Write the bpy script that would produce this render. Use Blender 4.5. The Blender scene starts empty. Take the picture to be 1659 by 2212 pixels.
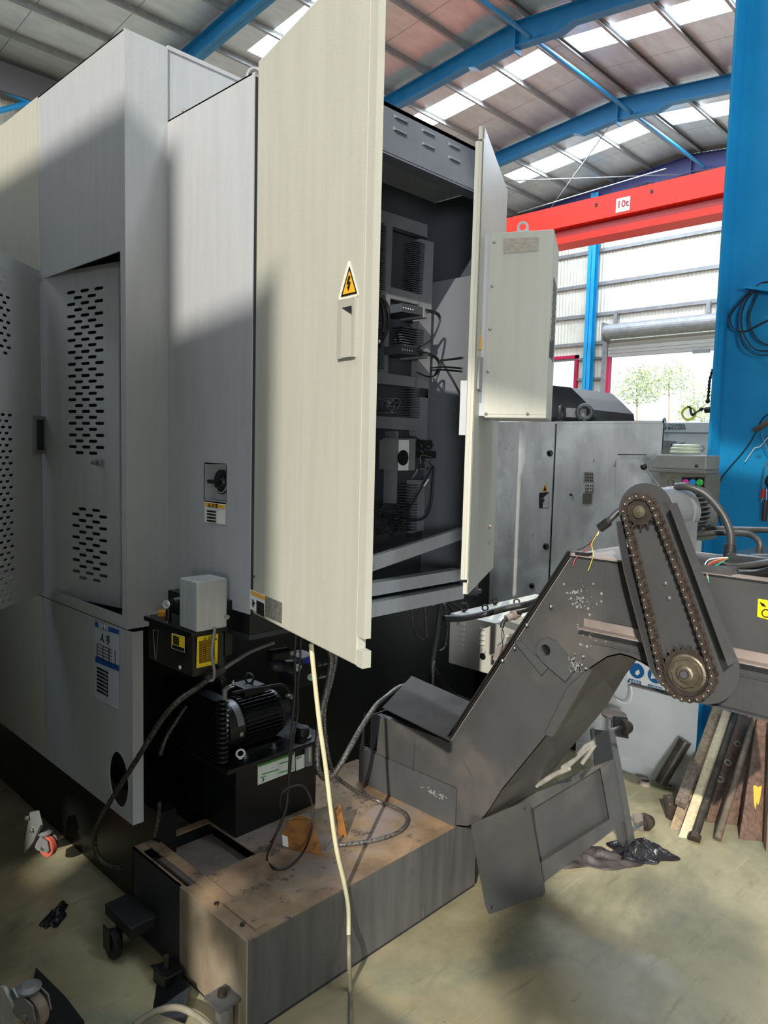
import bpy, bmesh, math, random
from mathutils import Vector, Matrix
random.seed(7)
S = bpy.context.scene
COL = S.collection

# ---------------------------------------------------------------- camera
YAW, PITCH, ROLL, FPX = 0.8008, 0.08622, 0.02518, 1593.0
CAM = Vector((0, 0, 1.5))
_f = Vector((math.sin(YAW)*math.cos(PITCH), math.cos(YAW)*math.cos(PITCH), -math.sin(PITCH)))
_r = Vector((math.cos(YAW), -math.sin(YAW), 0)); _u = _r.cross(_f)
RT = _r*math.cos(ROLL) + _u*math.sin(ROLL); UP = -_r*math.sin(ROLL) + _u*math.cos(ROLL); FW = _f
cd = bpy.data.cameras.new('camera'); cam = bpy.data.objects.new('camera', cd); COL.objects.link(cam)
cd.sensor_fit = 'HORIZONTAL'; cd.sensor_width = 36.0; cd.lens = 36.0*FPX/1659.0
cd.clip_start = 0.05; cd.clip_end = 400
m = Matrix((RT, UP, -FW)).transposed().to_4x4(); m.translation = CAM
cam.matrix_world = m
S.camera = cam

# ---------------------------------------------------------------- light
S.view_settings.view_transform = 'Standard'
S.view_settings.look = 'None'
S.view_settings.exposure = 0.0
S.view_settings.gamma = 1.0
w = bpy.data.worlds.new('sky'); S.world = w; w.use_nodes = True
bg = w.node_tree.nodes['Background']; bg.inputs[0].default_value = (0.80, 0.90, 1.0, 1); bg.inputs[1].default_value = 1.35
SUN_AZ = Vector((0.88, 0.475, 0)).normalized(); SUN_EL = math.atan(.656*.88)
sd = bpy.data.lights.new('sun', 'SUN'); sun = bpy.data.objects.new('sun', sd); COL.objects.link(sun)
SUN_DIR = Vector((SUN_AZ.x*math.cos(SUN_EL), SUN_AZ.y*math.cos(SUN_EL), -math.sin(SUN_EL)))
sun.rotation_euler = SUN_DIR.to_track_quat('-Z', 'Y').to_euler(); sun.location = (-12, -6, 9)
sd.energy = 4.7; sd.angle = math.radians(0.55); sd.color = (1.0, 0.94, 0.84)
def area(name, loc, sx, sy, power, rot=(0, 0, 0), col=(0.76, 0.87, 1.0)):
    d = bpy.data.lights.new(name, 'AREA'); d.shape = 'RECTANGLE'; d.size = sx; d.size_y = sy; d.energy = power; d.color = col
    o = bpy.data.objects.new(name, d); COL.objects.link(o); o.location = loc; o.rotation_euler = rot
    return o
ROOFZ, RIDGEY, SLOPE = 9.0, 7.85, 0.1
def roofz(y): return ROOFZ - SLOPE*abs(y-RIDGEY)
# daylight that comes down through the translucent roof strips (one lamp below each strip)
SKY_STRIPS = [(4.2, 5.0), (8.2, 8.68), (12.2, 12.85), (16.2, 16.95)]
for (a, b) in SKY_STRIPS:
    for s in (1, -1):
        L = 3.6 if s == 1 else 4.6
        if a < 8 and s == 1 and a > 0: L = 4.0
        yc = RIDGEY + s*(0.25+L/2)
        area('skylight_fill_lamp', ((a+b)/2, yc, roofz(yc)-0.06), b-a, L-0.1, 390*(b-a)*L/3, (math.radians(-s*5.7), 0, 0))

FILL_STRIPS = [(-1.4, -0.6, 3.0, 7.6, 210), (2.2, 3.1, -6.5, -0.8, 150)]  # unseen roof strips added as fill for the housing and upper faces
for (a, b, c, d, pw) in FILL_STRIPS:
    area('skylight_fill_lamp', ((a+b)/2, (c+d)/2, roofz((c+d)/2)-0.06), b-a, d-c-.1, pw, (math.radians(5.7), 0, 0))

# fill lamp added behind the camera, in an unseen doorway cut into wall_back
bd_ = area('doorway_fill', (-5.85, -5.0, 1.6), 1.5, 2.4, 680, col=(.93, .96, 1.0)); bd_.rotation_euler = Vector((9.1, 6.6, -.5)).to_track_quat('-Z', 'Z').to_euler()

# ---------------------------------------------------------------- pixel <-> world helpers (known camera, known planes)
def ray(px, py): return FW*FPX + RT*(px-829.5) - UP*(py-1106.0)
def P(ax, val, px, py):
    d = ray(px, py); i = 'xyz'.index(ax); t = (val-CAM[i])/d[i]; return CAM + d*t
def PV(h, d, px, py):
    n = Vector((d[1], -d[0], 0)); r = ray(px, py); t = n.dot(Vector((h[0], h[1], 0))-CAM)/n.dot(r); return CAM + r*t
def vdir(px):
    d = ray(px, 940+(px-829)*.025); v = Vector((d.x, d.y, 0)); return v.normalized()
def crop(x0, y0, s): return lambda x, y: (x0+s*x, y0+s*y)
cA = crop(0, 0, .5003); cB = crop(800, 0, .5178); cC = crop(0, 500, .3618); cD = crop(700, 250, .3315); cE = crop(750, 780, .3014)
cF = crop(1130, 400, .3189); cG = crop(200, 1200, .3617); cH = crop(0, 1550, .3376); cI = crop(500, 1500, .3617)
cJ = crop(900, 1000, .4575); cK = crop(1000, 1400, .3972); cL = crop(600, 1250, .3014); cM = crop(1350, 550, .3166)
cN = crop(780, 420, .1989); cO = crop(770, 820, .2170); cQ = crop(960, 250, .1688); cR = crop(960, 880, .2035)
cS = crop(1040, 820, .3014); cT = crop(1280, 1000, .2285); cU = crop(920, 1240, .1929)

# ---------------------------------------------------------------- object helpers
ORG = {}
def setp(o, label=None, cat=None, group=None, kind=None):
    if label: o['label'] = label
    if cat: o['category'] = cat
    if group: o['group'] = group
    if kind: o['kind'] = kind
    return o
def thing(name, loc, label, cat, group=None):
    o = bpy.data.objects.new(name, None); COL.objects.link(o); o.location = loc; o.empty_display_size = .05
    ORG[o.name] = Vector(loc); return setp(o, label, cat, group)
class MB:
    def __init__(s): s.v = []; s.f = []; s.sm = []
    def add(s, vs, fs, smooth=False):
        b = len(s.v); s.v += [Vector(v) for v in vs]
        for f in fs: s.f.append(tuple(b+i for i in f)); s.sm.append(smooth)
        return s
    def box(s, x0, x1, y0, y1, z0, z1):
        vs = [(x, y, z) for z in (z0, z1) for y in (y0, y1) for x in (x0, x1)]
        return s.add(vs, [(0, 2, 3, 1), (4, 5, 7, 6), (0, 1, 5, 4), (2, 6, 7, 3), (0, 4, 6, 2), (1, 3, 7, 5)])
    def obox(s, o, a, b, c):
        o, a, b, c = map(Vector, (o, a, b, c))
        vs = [o, o+a, o+b, o+a+b, o+c, o+a+c, o+b+c, o+a+b+c]
        return s.add(vs, [(0, 2, 3, 1), (4, 5, 7, 6), (0, 1, 5, 4), (2, 6, 7, 3), (0, 4, 6, 2), (1, 3, 7, 5)])
    def prism(s, pts, vec):
        pts = [Vector(p) for p in pts]; n = len(pts); vec = Vector(vec)
        fs = [tuple(range(n))[::-1], tuple(range(n, 2*n))] + [(i, (i+1) % n, n+(i+1) % n, n+i) for i in range(n)]
        return s.add(pts+[p+vec for p in pts], fs)
    def tube(s, path, r, seg=8, cap=True):
        path = [Vector(p) for p in path]; n = len(path); rs = r if isinstance(r, (list, tuple)) else [r]*n
        t0 = (path[1]-path[0]).normalized(); a = t0.orthogonal().normalized(); vs = []; fs = []
        for i, p in enumerate(path):
            t = (path[min(i+1, n-1)]-path[max(i-1, 0)])
            t = t.normalized() if t.length > 1e-9 else t0
            a = (a - t*a.dot(t)); a = a.normalized() if a.length > 1e-6 else t.orthogonal().normalized()
            b = t.cross(a)
            for k in range(seg):
                th = 2*math.pi*k/seg; vs.append(p+(a*math.cos(th)+b*math.sin(th))*rs[i])
        for i in range(n-1):
            for k in range(seg): fs.append((i*seg+k, i*seg+(k+1) % seg, (i+1)*seg+(k+1) % seg, (i+1)*seg+k))
        s.add(vs, fs, True)
        if cap: s.add(vs[:seg], [tuple(range(seg))[::-1]]); s.add(vs[-seg:], [tuple(range(seg))])
        return s
    def cyl(s, p0, p1, r, seg=20, r1=None): return s.tube([p0, p1], [r, r if r1 is None else r1], seg)
    def ring(s, c, ax, R, r, seg=24, ss=8, a0=0, a1=2*math.pi):
        c = Vector(c); ax = Vector(ax).normalized(); u = ax.orthogonal().normalized() if abs(ax.z) > .99 else Vector((0, 0, 1)).cross(ax).normalized(); v = ax.cross(u)
        full = abs(a1-a0-2*math.pi) < 1e-6; n = seg if full else seg+1; vs = []; fs = []
        for i in range(n):
            th = a0+(a1-a0)*i/seg; d = u*math.cos(th)+v*math.sin(th)
            for k in range(ss):
                ph = 2*math.pi*k/ss; vs.append(c+d*(R+r*math.cos(ph))+ax*r*math.sin(ph))
        for i in range(seg):
            j = (i+1) % n
            for k in range(ss): fs.append((i*ss+k, j*ss+k, j*ss+(k+1) % ss, i*ss+(k+1) % ss))
        return s.add(vs, fs, True)
    def ball(s, c, r, seg=12, sc=(1, 1, 1)):
        c = Vector(c); vs = []; fs = []; rg = seg//2
        for i in range(rg+1):
            th = math.pi*i/rg
            for k in range(seg):
                ph = 2*math.pi*k/seg; vs.append(c+Vector((r*sc[0]*math.sin(th)*math.cos(ph), r*sc[1]*math.sin(th)*math.sin(ph), r*sc[2]*math.cos(th))))
        for i in range(rg):
            for k in range(seg): fs.append((i*seg+k, (i+1)*seg+k, (i+1)*seg+(k+1) % seg, i*seg+(k+1) % seg))
        return s.add(vs, fs, True)
    def lathe(s, c, ax, prof, seg=24):   # prof: (radius, distance along axis)
        c = Vector(c); ax = Vector(ax).normalized(); u = ax.orthogonal().normalized(); v = ax.cross(u); vs = []; fs = []
        for (r, h) in prof:
            for k in range(seg):
                th = 2*math.pi*k/seg; vs.append(c+ax*h+(u*math.cos(th)+v*math.sin(th))*r)
        for i in range(len(prof)-1):
            for k in range(seg): fs.append((i*seg+k, i*seg+(k+1) % seg, (i+1)*seg+(k+1) % seg, (i+1)*seg+k))
        s.add(vs, fs, False)
        s.add(vs[:seg], [tuple(range(seg))[::-1]]); s.add(vs[-seg:], [tuple(range(seg))]); return s
    def build(s, name, mat, parent=None, label=None, cat=None, group=None, kind=None, bevel=0, origin=None):
        me = bpy.data.meshes.new(name)
        if parent is not None: org = ORG[parent.name]
        else:
            xs = [v.x for v in s.v]; ys = [v.y for v in s.v]; zs = [v.z for v in s.v]
            org = Vector(origin) if origin else Vector(((min(xs)+max(xs))/2, (min(ys)+max(ys))/2, min(zs)))
        me.from_pydata([v-org for v in s.v], [], s.f); me.update()
        for p, k in zip(me.polygons, s.sm): p.use_smooth = k
        bm = bmesh.new(); bm.from_mesh(me); bmesh.ops.recalc_face_normals(bm, faces=bm.faces); bm.to_mesh(me); bm.free()
        o = bpy.data.objects.new(name, me); COL.objects.link(o)
        for mm in (mat if isinstance(mat, list) else [mat]): me.materials.append(mm)
        if parent is not None: o.parent = parent
        else: o.location = org
        ORG[o.name] = org
        if bevel:
            bv = o.modifiers.new('bevel', 'BEVEL'); bv.width = bevel; bv.segments = 2; bv.limit_method = 'ANGLE'; bv.angle_limit = math.radians(50)
        return setp(o, label, cat, group, kind)
def spline(pts, n=8):
    pts = [Vector(p) for p in pts]; out = []
    for i in range(len(pts)-1):
        p0 = pts[max(i-1, 0)]; p1 = pts[i]; p2 = pts[i+1]; p3 = pts[min(i+2, len(pts)-1)]
        for k in range(n):
            t = k/n; out.append(.5*((2*p1)+(p2-p0)*t+(2*p0-5*p1+4*p2-p3)*t*t+(3*p1-p0-3*p2+p3)*t**3))
    return out+[pts[-1]]
def wire(name, pts, r, mat, parent=None, n=8, seg=8, **k):
    return MB().tube(spline(pts, n), r, seg).build(name, mat, parent, **k)
def holed(outer, holes, O, U, V, N, t):
    """flat plate with real holes: 2-D loops in the frame O,U,V extruded by N*t"""
    O, U, V, N = map(Vector, (O, U, V, N)); bm = bmesh.new(); loops = []
    for lp in [outer]+holes:
        vs = [bm.verts.new(O+U*a+V*b) for a, b in lp]; loops.append(vs)
        for i in range(len(vs)): bm.edges.new((vs[i], vs[(i+1) % len(vs)]))
    bmesh.ops.triangle_fill(bm, use_beauty=True, edges=bm.edges[:])
    bm.verts.index_update(); n = len(bm.verts); vv = [v.co.copy() for v in bm.verts]; ff = [tuple(v.index for v in f.verts) for f in bm.faces]
    M = MB(); side = []
    for lp in loops:
        ids = [v.index for v in lp]
        for i in range(len(ids)): a, b = ids[i], ids[(i+1) % len(ids)]; side.append((a, b, b+n, a+n))
    M.add(vv+[v+N*t for v in vv], ff+[tuple(i+n for i in f)[::-1] for f in ff]+side); bm.free(); return M
def slot(cx, cy, w, h, k=4):
    r = h/2; out = []
    for i in range(k+1): a = -math.pi/2+math.pi*i/k; out.append((cx+w/2-r+r*math.cos(a), cy+r*math.sin(a)))
    for i in range(k+1): a = math.pi/2+math.pi*i/k; out.append((cx-w/2+r+r*math.cos(a), cy+r*math.sin(a)))
    return out
def circ(cx, cy, r, n=20, ry=None): return [(cx+r*math.cos(2*math.pi*i/n), cy+(ry or r)*math.sin(2*math.pi*i/n)) for i in range(n)]
def text(s, size, O, U, V, mat, parent, name='lettering', depth=.0006, spacing=1.0, bold=0.0, align='LEFT'):
    cu = bpy.data.curves.new(name, 'FONT'); cu.body = s; cu.size = size; cu.extrude = depth; cu.space_character = spacing; cu.offset = bold; cu.align_x = align; cu.resolution_u = 2
    t = bpy.data.objects.new(name, cu); COL.objects.link(t); bpy.context.view_layer.update()
    me = bpy.data.meshes.new_from_object(t.evaluated_get(bpy.context.evaluated_depsgraph_get())); bpy.data.objects.remove(t)
    U = Vector(U).normalized(); V = Vector(V).normalized(); N = U.cross(V); O = Vector(O)
    org = ORG[parent.name] if parent else O
    me.transform(Matrix((U, V, N)).transposed().to_4x4()); me.transform(Matrix.Translation(O-org))
    me.materials.clear(); me.materials.append(mat)
    o = bpy.data.objects.new(name, me); COL.objects.link(o)
    if parent: o.parent = parent
    ORG[o.name] = org
    return o
def dup(o, loc, rot=None, parent='same', **k):
    c = o.copy(); COL.objects.link(c); c.location = loc
    if rot is not None: c.rotation_euler = rot
    if parent != 'same': c.parent = parent
    for ch in list(o.children):
        d = ch.copy(); COL.objects.link(d); d.parent = c
        for g in ch.children: e = g.copy(); COL.objects.link(e); e.parent = d
    ORG[c.name] = Vector(loc); setp(c, **k); return c

# ---------------------------------------------------------------- materials
def lin(h):
    h = h.lstrip('#'); c = [int(h[i:i+2], 16)/255 for i in (0, 2, 4)]
    return tuple((x/12.92 if x <= .04045 else ((x+.055)/1.055)**2.4) for x in c)
def mat(name, c1, c2=None, rough=.5, metal=0, scale=6, stretch=(1, 1, 1), bump=0, bscale=200, spot=None, sscale=14, samt=.62, rvar=0, spec=.5, c3=None, c3scale=1.2, c3at=.55):
    m = bpy.data.materials.new(name); m.use_nodes = True; nt = m.node_tree; N = nt.nodes; Lk = nt.links
    b = N['Principled BSDF']; b.inputs['Roughness'].default_value = rough; b.inputs['Metallic'].default_value = metal
    b.inputs['Specular IOR Level'].default_value = spec
    c1 = lin(c1) if isinstance(c1, str) else c1; c2 = c1 if c2 is None else (lin(c2) if isinstance(c2, str) else c2)
    geo = N.new('ShaderNodeNewGeometry'); mp = N.new('ShaderNodeMapping'); mp.inputs['Scale'].default_value = stretch
    Lk.new(geo.outputs['Position'], mp.inputs['Vector'])
    def noise(sc, det=5, rg=.6, vec=None):
        n = N.new('ShaderNodeTexNoise'); n.inputs['Scale'].default_value = sc; n.inputs['Detail'].default_value = det; n.inputs['Roughness'].default_value = rg
        Lk.new(vec or mp.outputs[0], n.inputs['Vector']); return n
    def ramp(src, a, b_):
        r = N.new('ShaderNodeMapRange'); r.inputs[1].default_value = a; r.inputs[2].default_value = b_; Lk.new(src, r.inputs[0]); return r.outputs[0]
    def mix(fac, a, b_):
        x = N.new('ShaderNodeMix'); x.data_type = 'RGBA'; Lk.new(fac, x.inputs[0])
        for v, i in ((a, 6), (b_, 7)):
            if isinstance(v, tuple): x.inputs[i].default_value = (*v, 1)
            else: Lk.new(v, x.inputs[i])
        return x.outputs[2]
    n1 = noise(scale); col = mix(ramp(n1.outputs[0], .35, .65), c1, c2)
    if c3: n3 = noise(c3scale, 4, .6, geo.outputs['Position']); col = mix(ramp(n3.outputs[0], c3at, c3at+.12), col, lin(c3) if isinstance(c3, str) else c3)
    if spot: n2 = noise(sscale, 8, .7); col = mix(ramp(n2.outputs[0], samt, samt+.06), col, lin(spot) if isinstance(spot, str) else spot)
    Lk.new(col, b.inputs['Base Color'])
    if rvar:
        r = N.new('ShaderNodeMapRange'); r.inputs[1].default_value = .3; r.inputs[2].default_value = .7; r.inputs[3].default_value = rough-rvar; r.inputs[4].default_value = rough+rvar
        Lk.new(n1.outputs[0], r.inputs[0]); Lk.new(r.outputs[0], b.inputs['Roughness'])
    if bump:
        nb = noise(bscale, 3, .6, geo.outputs['Position']); bp = N.new('ShaderNodeBump'); bp.inputs['Strength'].default_value = bump; bp.inputs['Distance'].default_value = .002
        Lk.new(nb.outputs[0], bp.inputs['Height']); Lk.new(bp.outputs[0], b.inputs['Normal'])
    return m
M_grey = mat('machine_paint', '#b1b3b6', '#abadb0', .42, scale=4, stretch=(9, 9, .7), bump=.35, bscale=420, spot='#8f9092', sscale=30, samt=.70)
M_cream = mat('machine_paint_cream', '#b9b8ab', '#b3b2a5', .42, scale=4, stretch=(9, 9, .6), bump=.3, bscale=420, spot='#9b998e', sscale=9, samt=.74)
M_dirty = mat('dirty_housing_paint', '#c6c6c5', '#adadab', .5, scale=3, stretch=(4, 4, 1.2), bump=.2, spot='#4e4d4a', sscale=10, samt=.63, c3='#d2d3d3', c3scale=3, c3at=.5)
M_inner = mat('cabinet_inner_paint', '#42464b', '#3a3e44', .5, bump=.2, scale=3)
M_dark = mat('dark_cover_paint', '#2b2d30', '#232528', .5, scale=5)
M_black = mat('black_enamel', '#141516', '#0e0f10', .38, scale=8, bump=.1, bscale=150)
M_blacks = mat('black_rubber', '#191919', '#111111', .6, scale=20)
M_conv = mat('conveyor_paint', '#484848', '#3f3f3f', .42, scale=4, bump=.3, bscale=160, spot='#8c8a86', sscale=23, samt=.71, spec=.5, c3='#55524e', c3scale=2.6, c3at=.54)
M_conv2 = mat('conveyor_paint_worn', '#4a4b4c', '#424344', .45, scale=4, bump=.3, bscale=160, spot='#b9b6b0', sscale=18, samt=.66)
M_dust = mat('dusty_steel', '#8d8078', '#6f6660', .7, scale=5, spot='#a89a90', sscale=30, samt=.62)
M_tank = mat('tank_side_paint', '#5b5a58', '#4c4b4a', .5, scale=4, stretch=(7, 7, .6), bump=.2, spot='#807d77', sscale=6, samt=.63, c3='#4a4745', c3scale=6, c3at=.6)
M_rtop = mat('rusty_tank_top', '#a08567', '#705c48', .75, scale=7, bump=.5, bscale=60, spot='#4d433b', sscale=11, samt=.57, c3='#877970', c3scale=4, c3at=.5)
M_rend = mat('rusty_tank_end', '#9c8f7a', '#776a57', .7, scale=6, stretch=(1, 1, .5), bump=.4, bscale=60, spot='#63574c', sscale=12, samt=.6)
M_rust = mat('orange_rust', '#9d6a30', '#6e4a26', .8, scale=18, bump=.6, bscale=90, spot='#4d3a28', sscale=22, samt=.60)
M_brass = mat('aged_brass', '#b39a5e', '#8f7a48', .35, .8, scale=40)
M_flex = mat('grey_white_flex', '#96938a', '#7c7970', .5, scale=20)
M_frame = mat('mounting_frame_paint', '#77797c', '#6c6e72', .5, scale=5)
M_iron = mat('bare_iron', '#4a423b', '#352f2a', .55, .5, scale=25, bump=.4, bscale=120, spot='#8a7763', sscale=40, samt=.62)
M_chain = mat('rusty_chain', '#5f534b', '#3e3732', .5, .6, scale=60, bump=.4, bscale=300)
M_hub = mat('sprocket_hub', '#7d7463', '#5d5446', .42, .6, scale=30, bump=.4, bscale=200)
M_steel = mat('bright_steel', '#b9bcbf', '#a6a9ac', .3, .9, scale=20)
M_chrome = mat('chrome', '#d9dcdf', None, .12, 1.0)
M_zinc = mat('zinc_purlin', '#8e8f90', '#7f8081', .5, .35, scale=8)
M_blue = mat('blue_steel_paint', '#1790c4', '#1283b8', .42, scale=2.5, bump=.15, bscale=40, spot='#0f6690', sscale=7, samt=.66)
M_bluer = mat('rafter_blue_paint', '#1673a4', '#136a99', .5, scale=3)
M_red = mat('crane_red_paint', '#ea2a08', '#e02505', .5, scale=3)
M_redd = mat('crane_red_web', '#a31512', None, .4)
M_white = mat('white_plastic', '#e9e9e4', None, .4)
M_whiteb = mat('white_machine_paint', '#dcdedd', '#d0d2d1', .4, scale=4, bump=.1, spot='#8b8a86', sscale=16, samt=.70)
M_yellow = mat('yellow_sticker', '#f2d21c', None, .4)
M_amber = mat('amber_sign', '#f0ae2b', None, .4)
M_ink = mat('black_ink', '#121212', None, .5)
M_bluei = mat('blue_ink', '#1d4f9a', None, .5)
M_green = mat('green_ink', '#3f8f3c', None, .5)
M_wood = mat('old_timber', '#a58f72', '#7d6a52', .75, scale=10, stretch=(6, 6, .7), bump=.4, bscale=60, spot='#3d342b', sscale=6, samt=.60)
M_woodl = mat('pale_timber', '#d2c4a2', '#b9a988', .75, scale=10, stretch=(6, 6, .7), bump=.4, bscale=60, spot='#6d604c', sscale=7, samt=.66)
M_woodr = mat('reddish_timber', '#6e5444', '#4f3c31', .7, scale=9, stretch=(6, 6, .7), bump=.4, bscale=60, spot='#2c241e', sscale=6, samt=.62)
M_hose = mat('braided_steel_hose', '#97938b', '#3d3b37', .35, .7, scale=160, bump=.5, bscale=500)
M_hosed = mat('dark_braided_hose', '#6a6762', '#1c1b1a', .32, .6, scale=150, bump=.5, bscale=500)
M_cable = mat('black_cable', '#222222', '#1a1a1a', .5, scale=30)
M_cream2 = mat('cream_cable', '#dcd6b0', '#cfc8a2', .5, scale=12)
M_creamd = mat('dirty_cream_cable', '#8d8674', '#6f6a5c', .6, scale=25)
M_foil = mat('roof_foil', '#c6c8ca', '#b7b9bb', .42, .5, scale=2, stretch=(1, 3, 1), bump=.35, bscale=14)
def seams(m, pitch, wdt):
    nt = m.node_tree; N = nt.nodes; L = nt.links; b = N['Principled BSDF']; src = b.inputs['Base Color'].links[0].from_socket
    g = N.new('ShaderNodeNewGeometry'); sx_ = N.new('ShaderNodeSeparateXYZ'); L.new(g.outputs['Position'], sx_.inputs[0])
    a = N.new('ShaderNodeMath'); a.operation = 'PINGPONG'; a.inputs[1].default_value = pitch; L.new(sx_.outputs[0], a.inputs[0])
    c = N.new('ShaderNodeMath'); c.operation = 'LESS_THAN'; c.inputs[1].default_value = wdt; L.new(a.outputs[0], c.inputs[0])
    x = N.new('ShaderNodeMix'); x.data_type = 'RGBA'; L.new(c.outputs[0], x.inputs[0]); L.new(src, x.inputs[6]); x.inputs[7].default_value = (.12, .12, .12, 1); L.new(x.outputs[2], b.inputs['Base Color'])
seams(M_foil, .62, .006)
M_wall = mat('corrugated_wall', '#d3cfc2', '#c6c2b6', .45, scale=2, spot='#a9a598', sscale=3, samt=.7)
def plain(name, c, rough=.5, metal=0): return mat(name, c, None, rough, metal)
# ================================================================ building shell
def floor_mat():
    m = bpy.data.materials.new('epoxy_floor'); m.use_nodes = True; nt = m.node_tree; N = nt.nodes; L = nt.links; B = N['Principled BSDF']
    g = N.new('ShaderNodeNewGeometry').outputs['Position']
    def nz(sc, det, rg, st=(1, 1, 1), rot=0, dist=0):
        mp = N.new('ShaderNodeMapping'); mp.inputs['Scale'].default_value = st; mp.inputs['Rotation'].default_value = (0, 0, rot); L.new(g, mp.inputs[0])
        n = N.new('ShaderNodeTexNoise'); n.inputs['Scale'].default_value = sc; n.inputs['Detail'].default_value = det; n.inputs['Roughness'].default_value = rg; n.inputs['Distortion'].default_value = dist; L.new(mp.outputs[0], n.inputs[0]); return n.outputs[0]
    def mr(s_, a, b, c=0, d=1):
        r = N.new('ShaderNodeMapRange'); r.inputs[1].default_value = a; r.inputs[2].default_value = b; r.inputs[3].default_value = c; r.inputs[4].default_value = d; L.new(s_, r.inputs[0]); return r.outputs[0]
    def mx(f, a, b):
        x = N.new('ShaderNodeMix'); x.data_type = 'RGBA'; L.new(f, x.inputs[0])
        for v, i in ((a, 6), (b, 7)):
            if isinstance(v, str): x.inputs[i].default_value = (*lin(v), 1)
            else: L.new(v, x.inputs[i])
        return x.outputs[2]
    c = mx(mr(nz(1.1, 4, .55), .38, .62), '#a89c7c', '#857f66')
    c = mx(mr(nz(1.9, 3, .5, dist=.6), .56, .66, 0, .75), c, '#6f7a6c')
    c = mx(mr(nz(6, 8, .7), .42, .7, 0, .6), c, '#b3a888')
    c = mx(mr(nz(3, 10, .75, (1, 7, 1), .7), .57, .68, 0, .5), c, '#5f5c4b')
    c = mx(mr(nz(26, 8, .8), .64, .70, 0, .8), c, '#4a463a')
    c = mx(mr(nz(.9, 6, .65, (1, 1.6, 1), .4, .8), .53, .62, 0, .6), c, '#66684f')
    for rot, st, lv in ((.4, (.35, 26, 1), .70), (1.9, (.3, 22, 1), .71), (-.5, (.5, 30, 1), .715)):
        c = mx(mr(nz(4, 3, .6, st, rot, .25), lv, lv+.01, 0, .28), c, '#d5ccaa')
    L.new(c, B.inputs['Base Color'])
    L.new(mr(nz(5, 5, .6), .3, .7, .24, .5), B.inputs['Roughness'])
    bp = N.new('ShaderNodeBump'); bp.inputs['Strength'].default_value = .15; bp.inputs['Distance'].default_value = .004; L.new(nz(20, 6, .7), bp.inputs['Height']); L.new(bp.outputs[0], B.inputs['Normal'])
    return m
x0, x1, y0, y1 = -6.0, 18.9, -9.0, 15.0
MB().box(x0, x1, y0, y1, -.12, 0).build('floor', floor_mat(), kind='structure')
# roof sheeting, two slopes, with the openings of the translucent strips left out
mb = MB(); xs = [x0]
for a, b in SKY_STRIPS: xs += [a, b]
xs.append(x1)
YE = {1: (y1, 11.8), -1: (y0, 3.0)}
def slab(mb, xa, xb, ya, yb, t=.03, dz=0):
    za, zb = roofz(ya)+dz, roofz(yb)+dz
    mb.prism([(xa, ya, za), (xa, yb, zb), (xa, yb, zb+t), (xa, ya, za+t)], (xb-xa, 0, 0))
for i in range(0, len(xs), 2):
    slab(mb, xs[i], xs[i+1], RIDGEY, y1)
    xa, xb = xs[i], xs[i+1]
    ex = [e for e in FILL_STRIPS if e[0] >= xa and e[1] <= xb]; u = xa
    for (a, b, c, d, _) in ex:
        slab(mb, u, a, y0, RIDGEY); slab(mb, a, b, y0, c); slab(mb, a, b, d, RIDGEY); u = b
    slab(mb, u, xb, y0, RIDGEY)
STR = {}
for (a, b) in SKY_STRIPS:
    for s in (1, -1):
        L = 3.6 if s == 1 else 4.6
        if a < 8 and s == 1 and a > 0: L = 4.0
        ya = RIDGEY+s*.25; yb = RIDGEY+s*(.25+L)
        lo, hi = min(ya, yb), max(ya, yb); STR[(a, s)] = (lo, hi)
        for (c, d) in (((RIDGEY, lo), (hi, y1)) if s == 1 else ((hi, RIDGEY), (y0, lo))): slab(mb, a, b, c, d)
mb.build('ceiling', M_foil, kind='structure')
# sheet laps across the roof (thin folded seams)
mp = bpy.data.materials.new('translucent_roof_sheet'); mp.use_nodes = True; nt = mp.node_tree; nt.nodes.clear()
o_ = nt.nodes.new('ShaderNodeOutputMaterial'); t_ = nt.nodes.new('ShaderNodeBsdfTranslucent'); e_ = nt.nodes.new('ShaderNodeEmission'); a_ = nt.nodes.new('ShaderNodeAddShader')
t_.inputs[0].default_value = (.9, .95, .95, 1); e_.inputs[0].default_value = (.93, .98, 1, 1); e_.inputs[1].default_value = 1.4  # emission puts the sky's glow into the panes themselves
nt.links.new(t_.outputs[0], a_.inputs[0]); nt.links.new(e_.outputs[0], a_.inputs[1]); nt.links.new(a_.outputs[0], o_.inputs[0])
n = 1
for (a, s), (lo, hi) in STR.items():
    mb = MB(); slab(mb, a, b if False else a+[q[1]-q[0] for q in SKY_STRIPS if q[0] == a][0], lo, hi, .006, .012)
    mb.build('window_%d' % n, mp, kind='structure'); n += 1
for (a, b, c, d, _) in FILL_STRIPS:
    mb = MB(); slab(mb, a, b, c, d, .006, .012); mb.build('window_%d' % n, mp, kind='structure'); n += 1  # panes of the added fill strips, out of view
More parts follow.
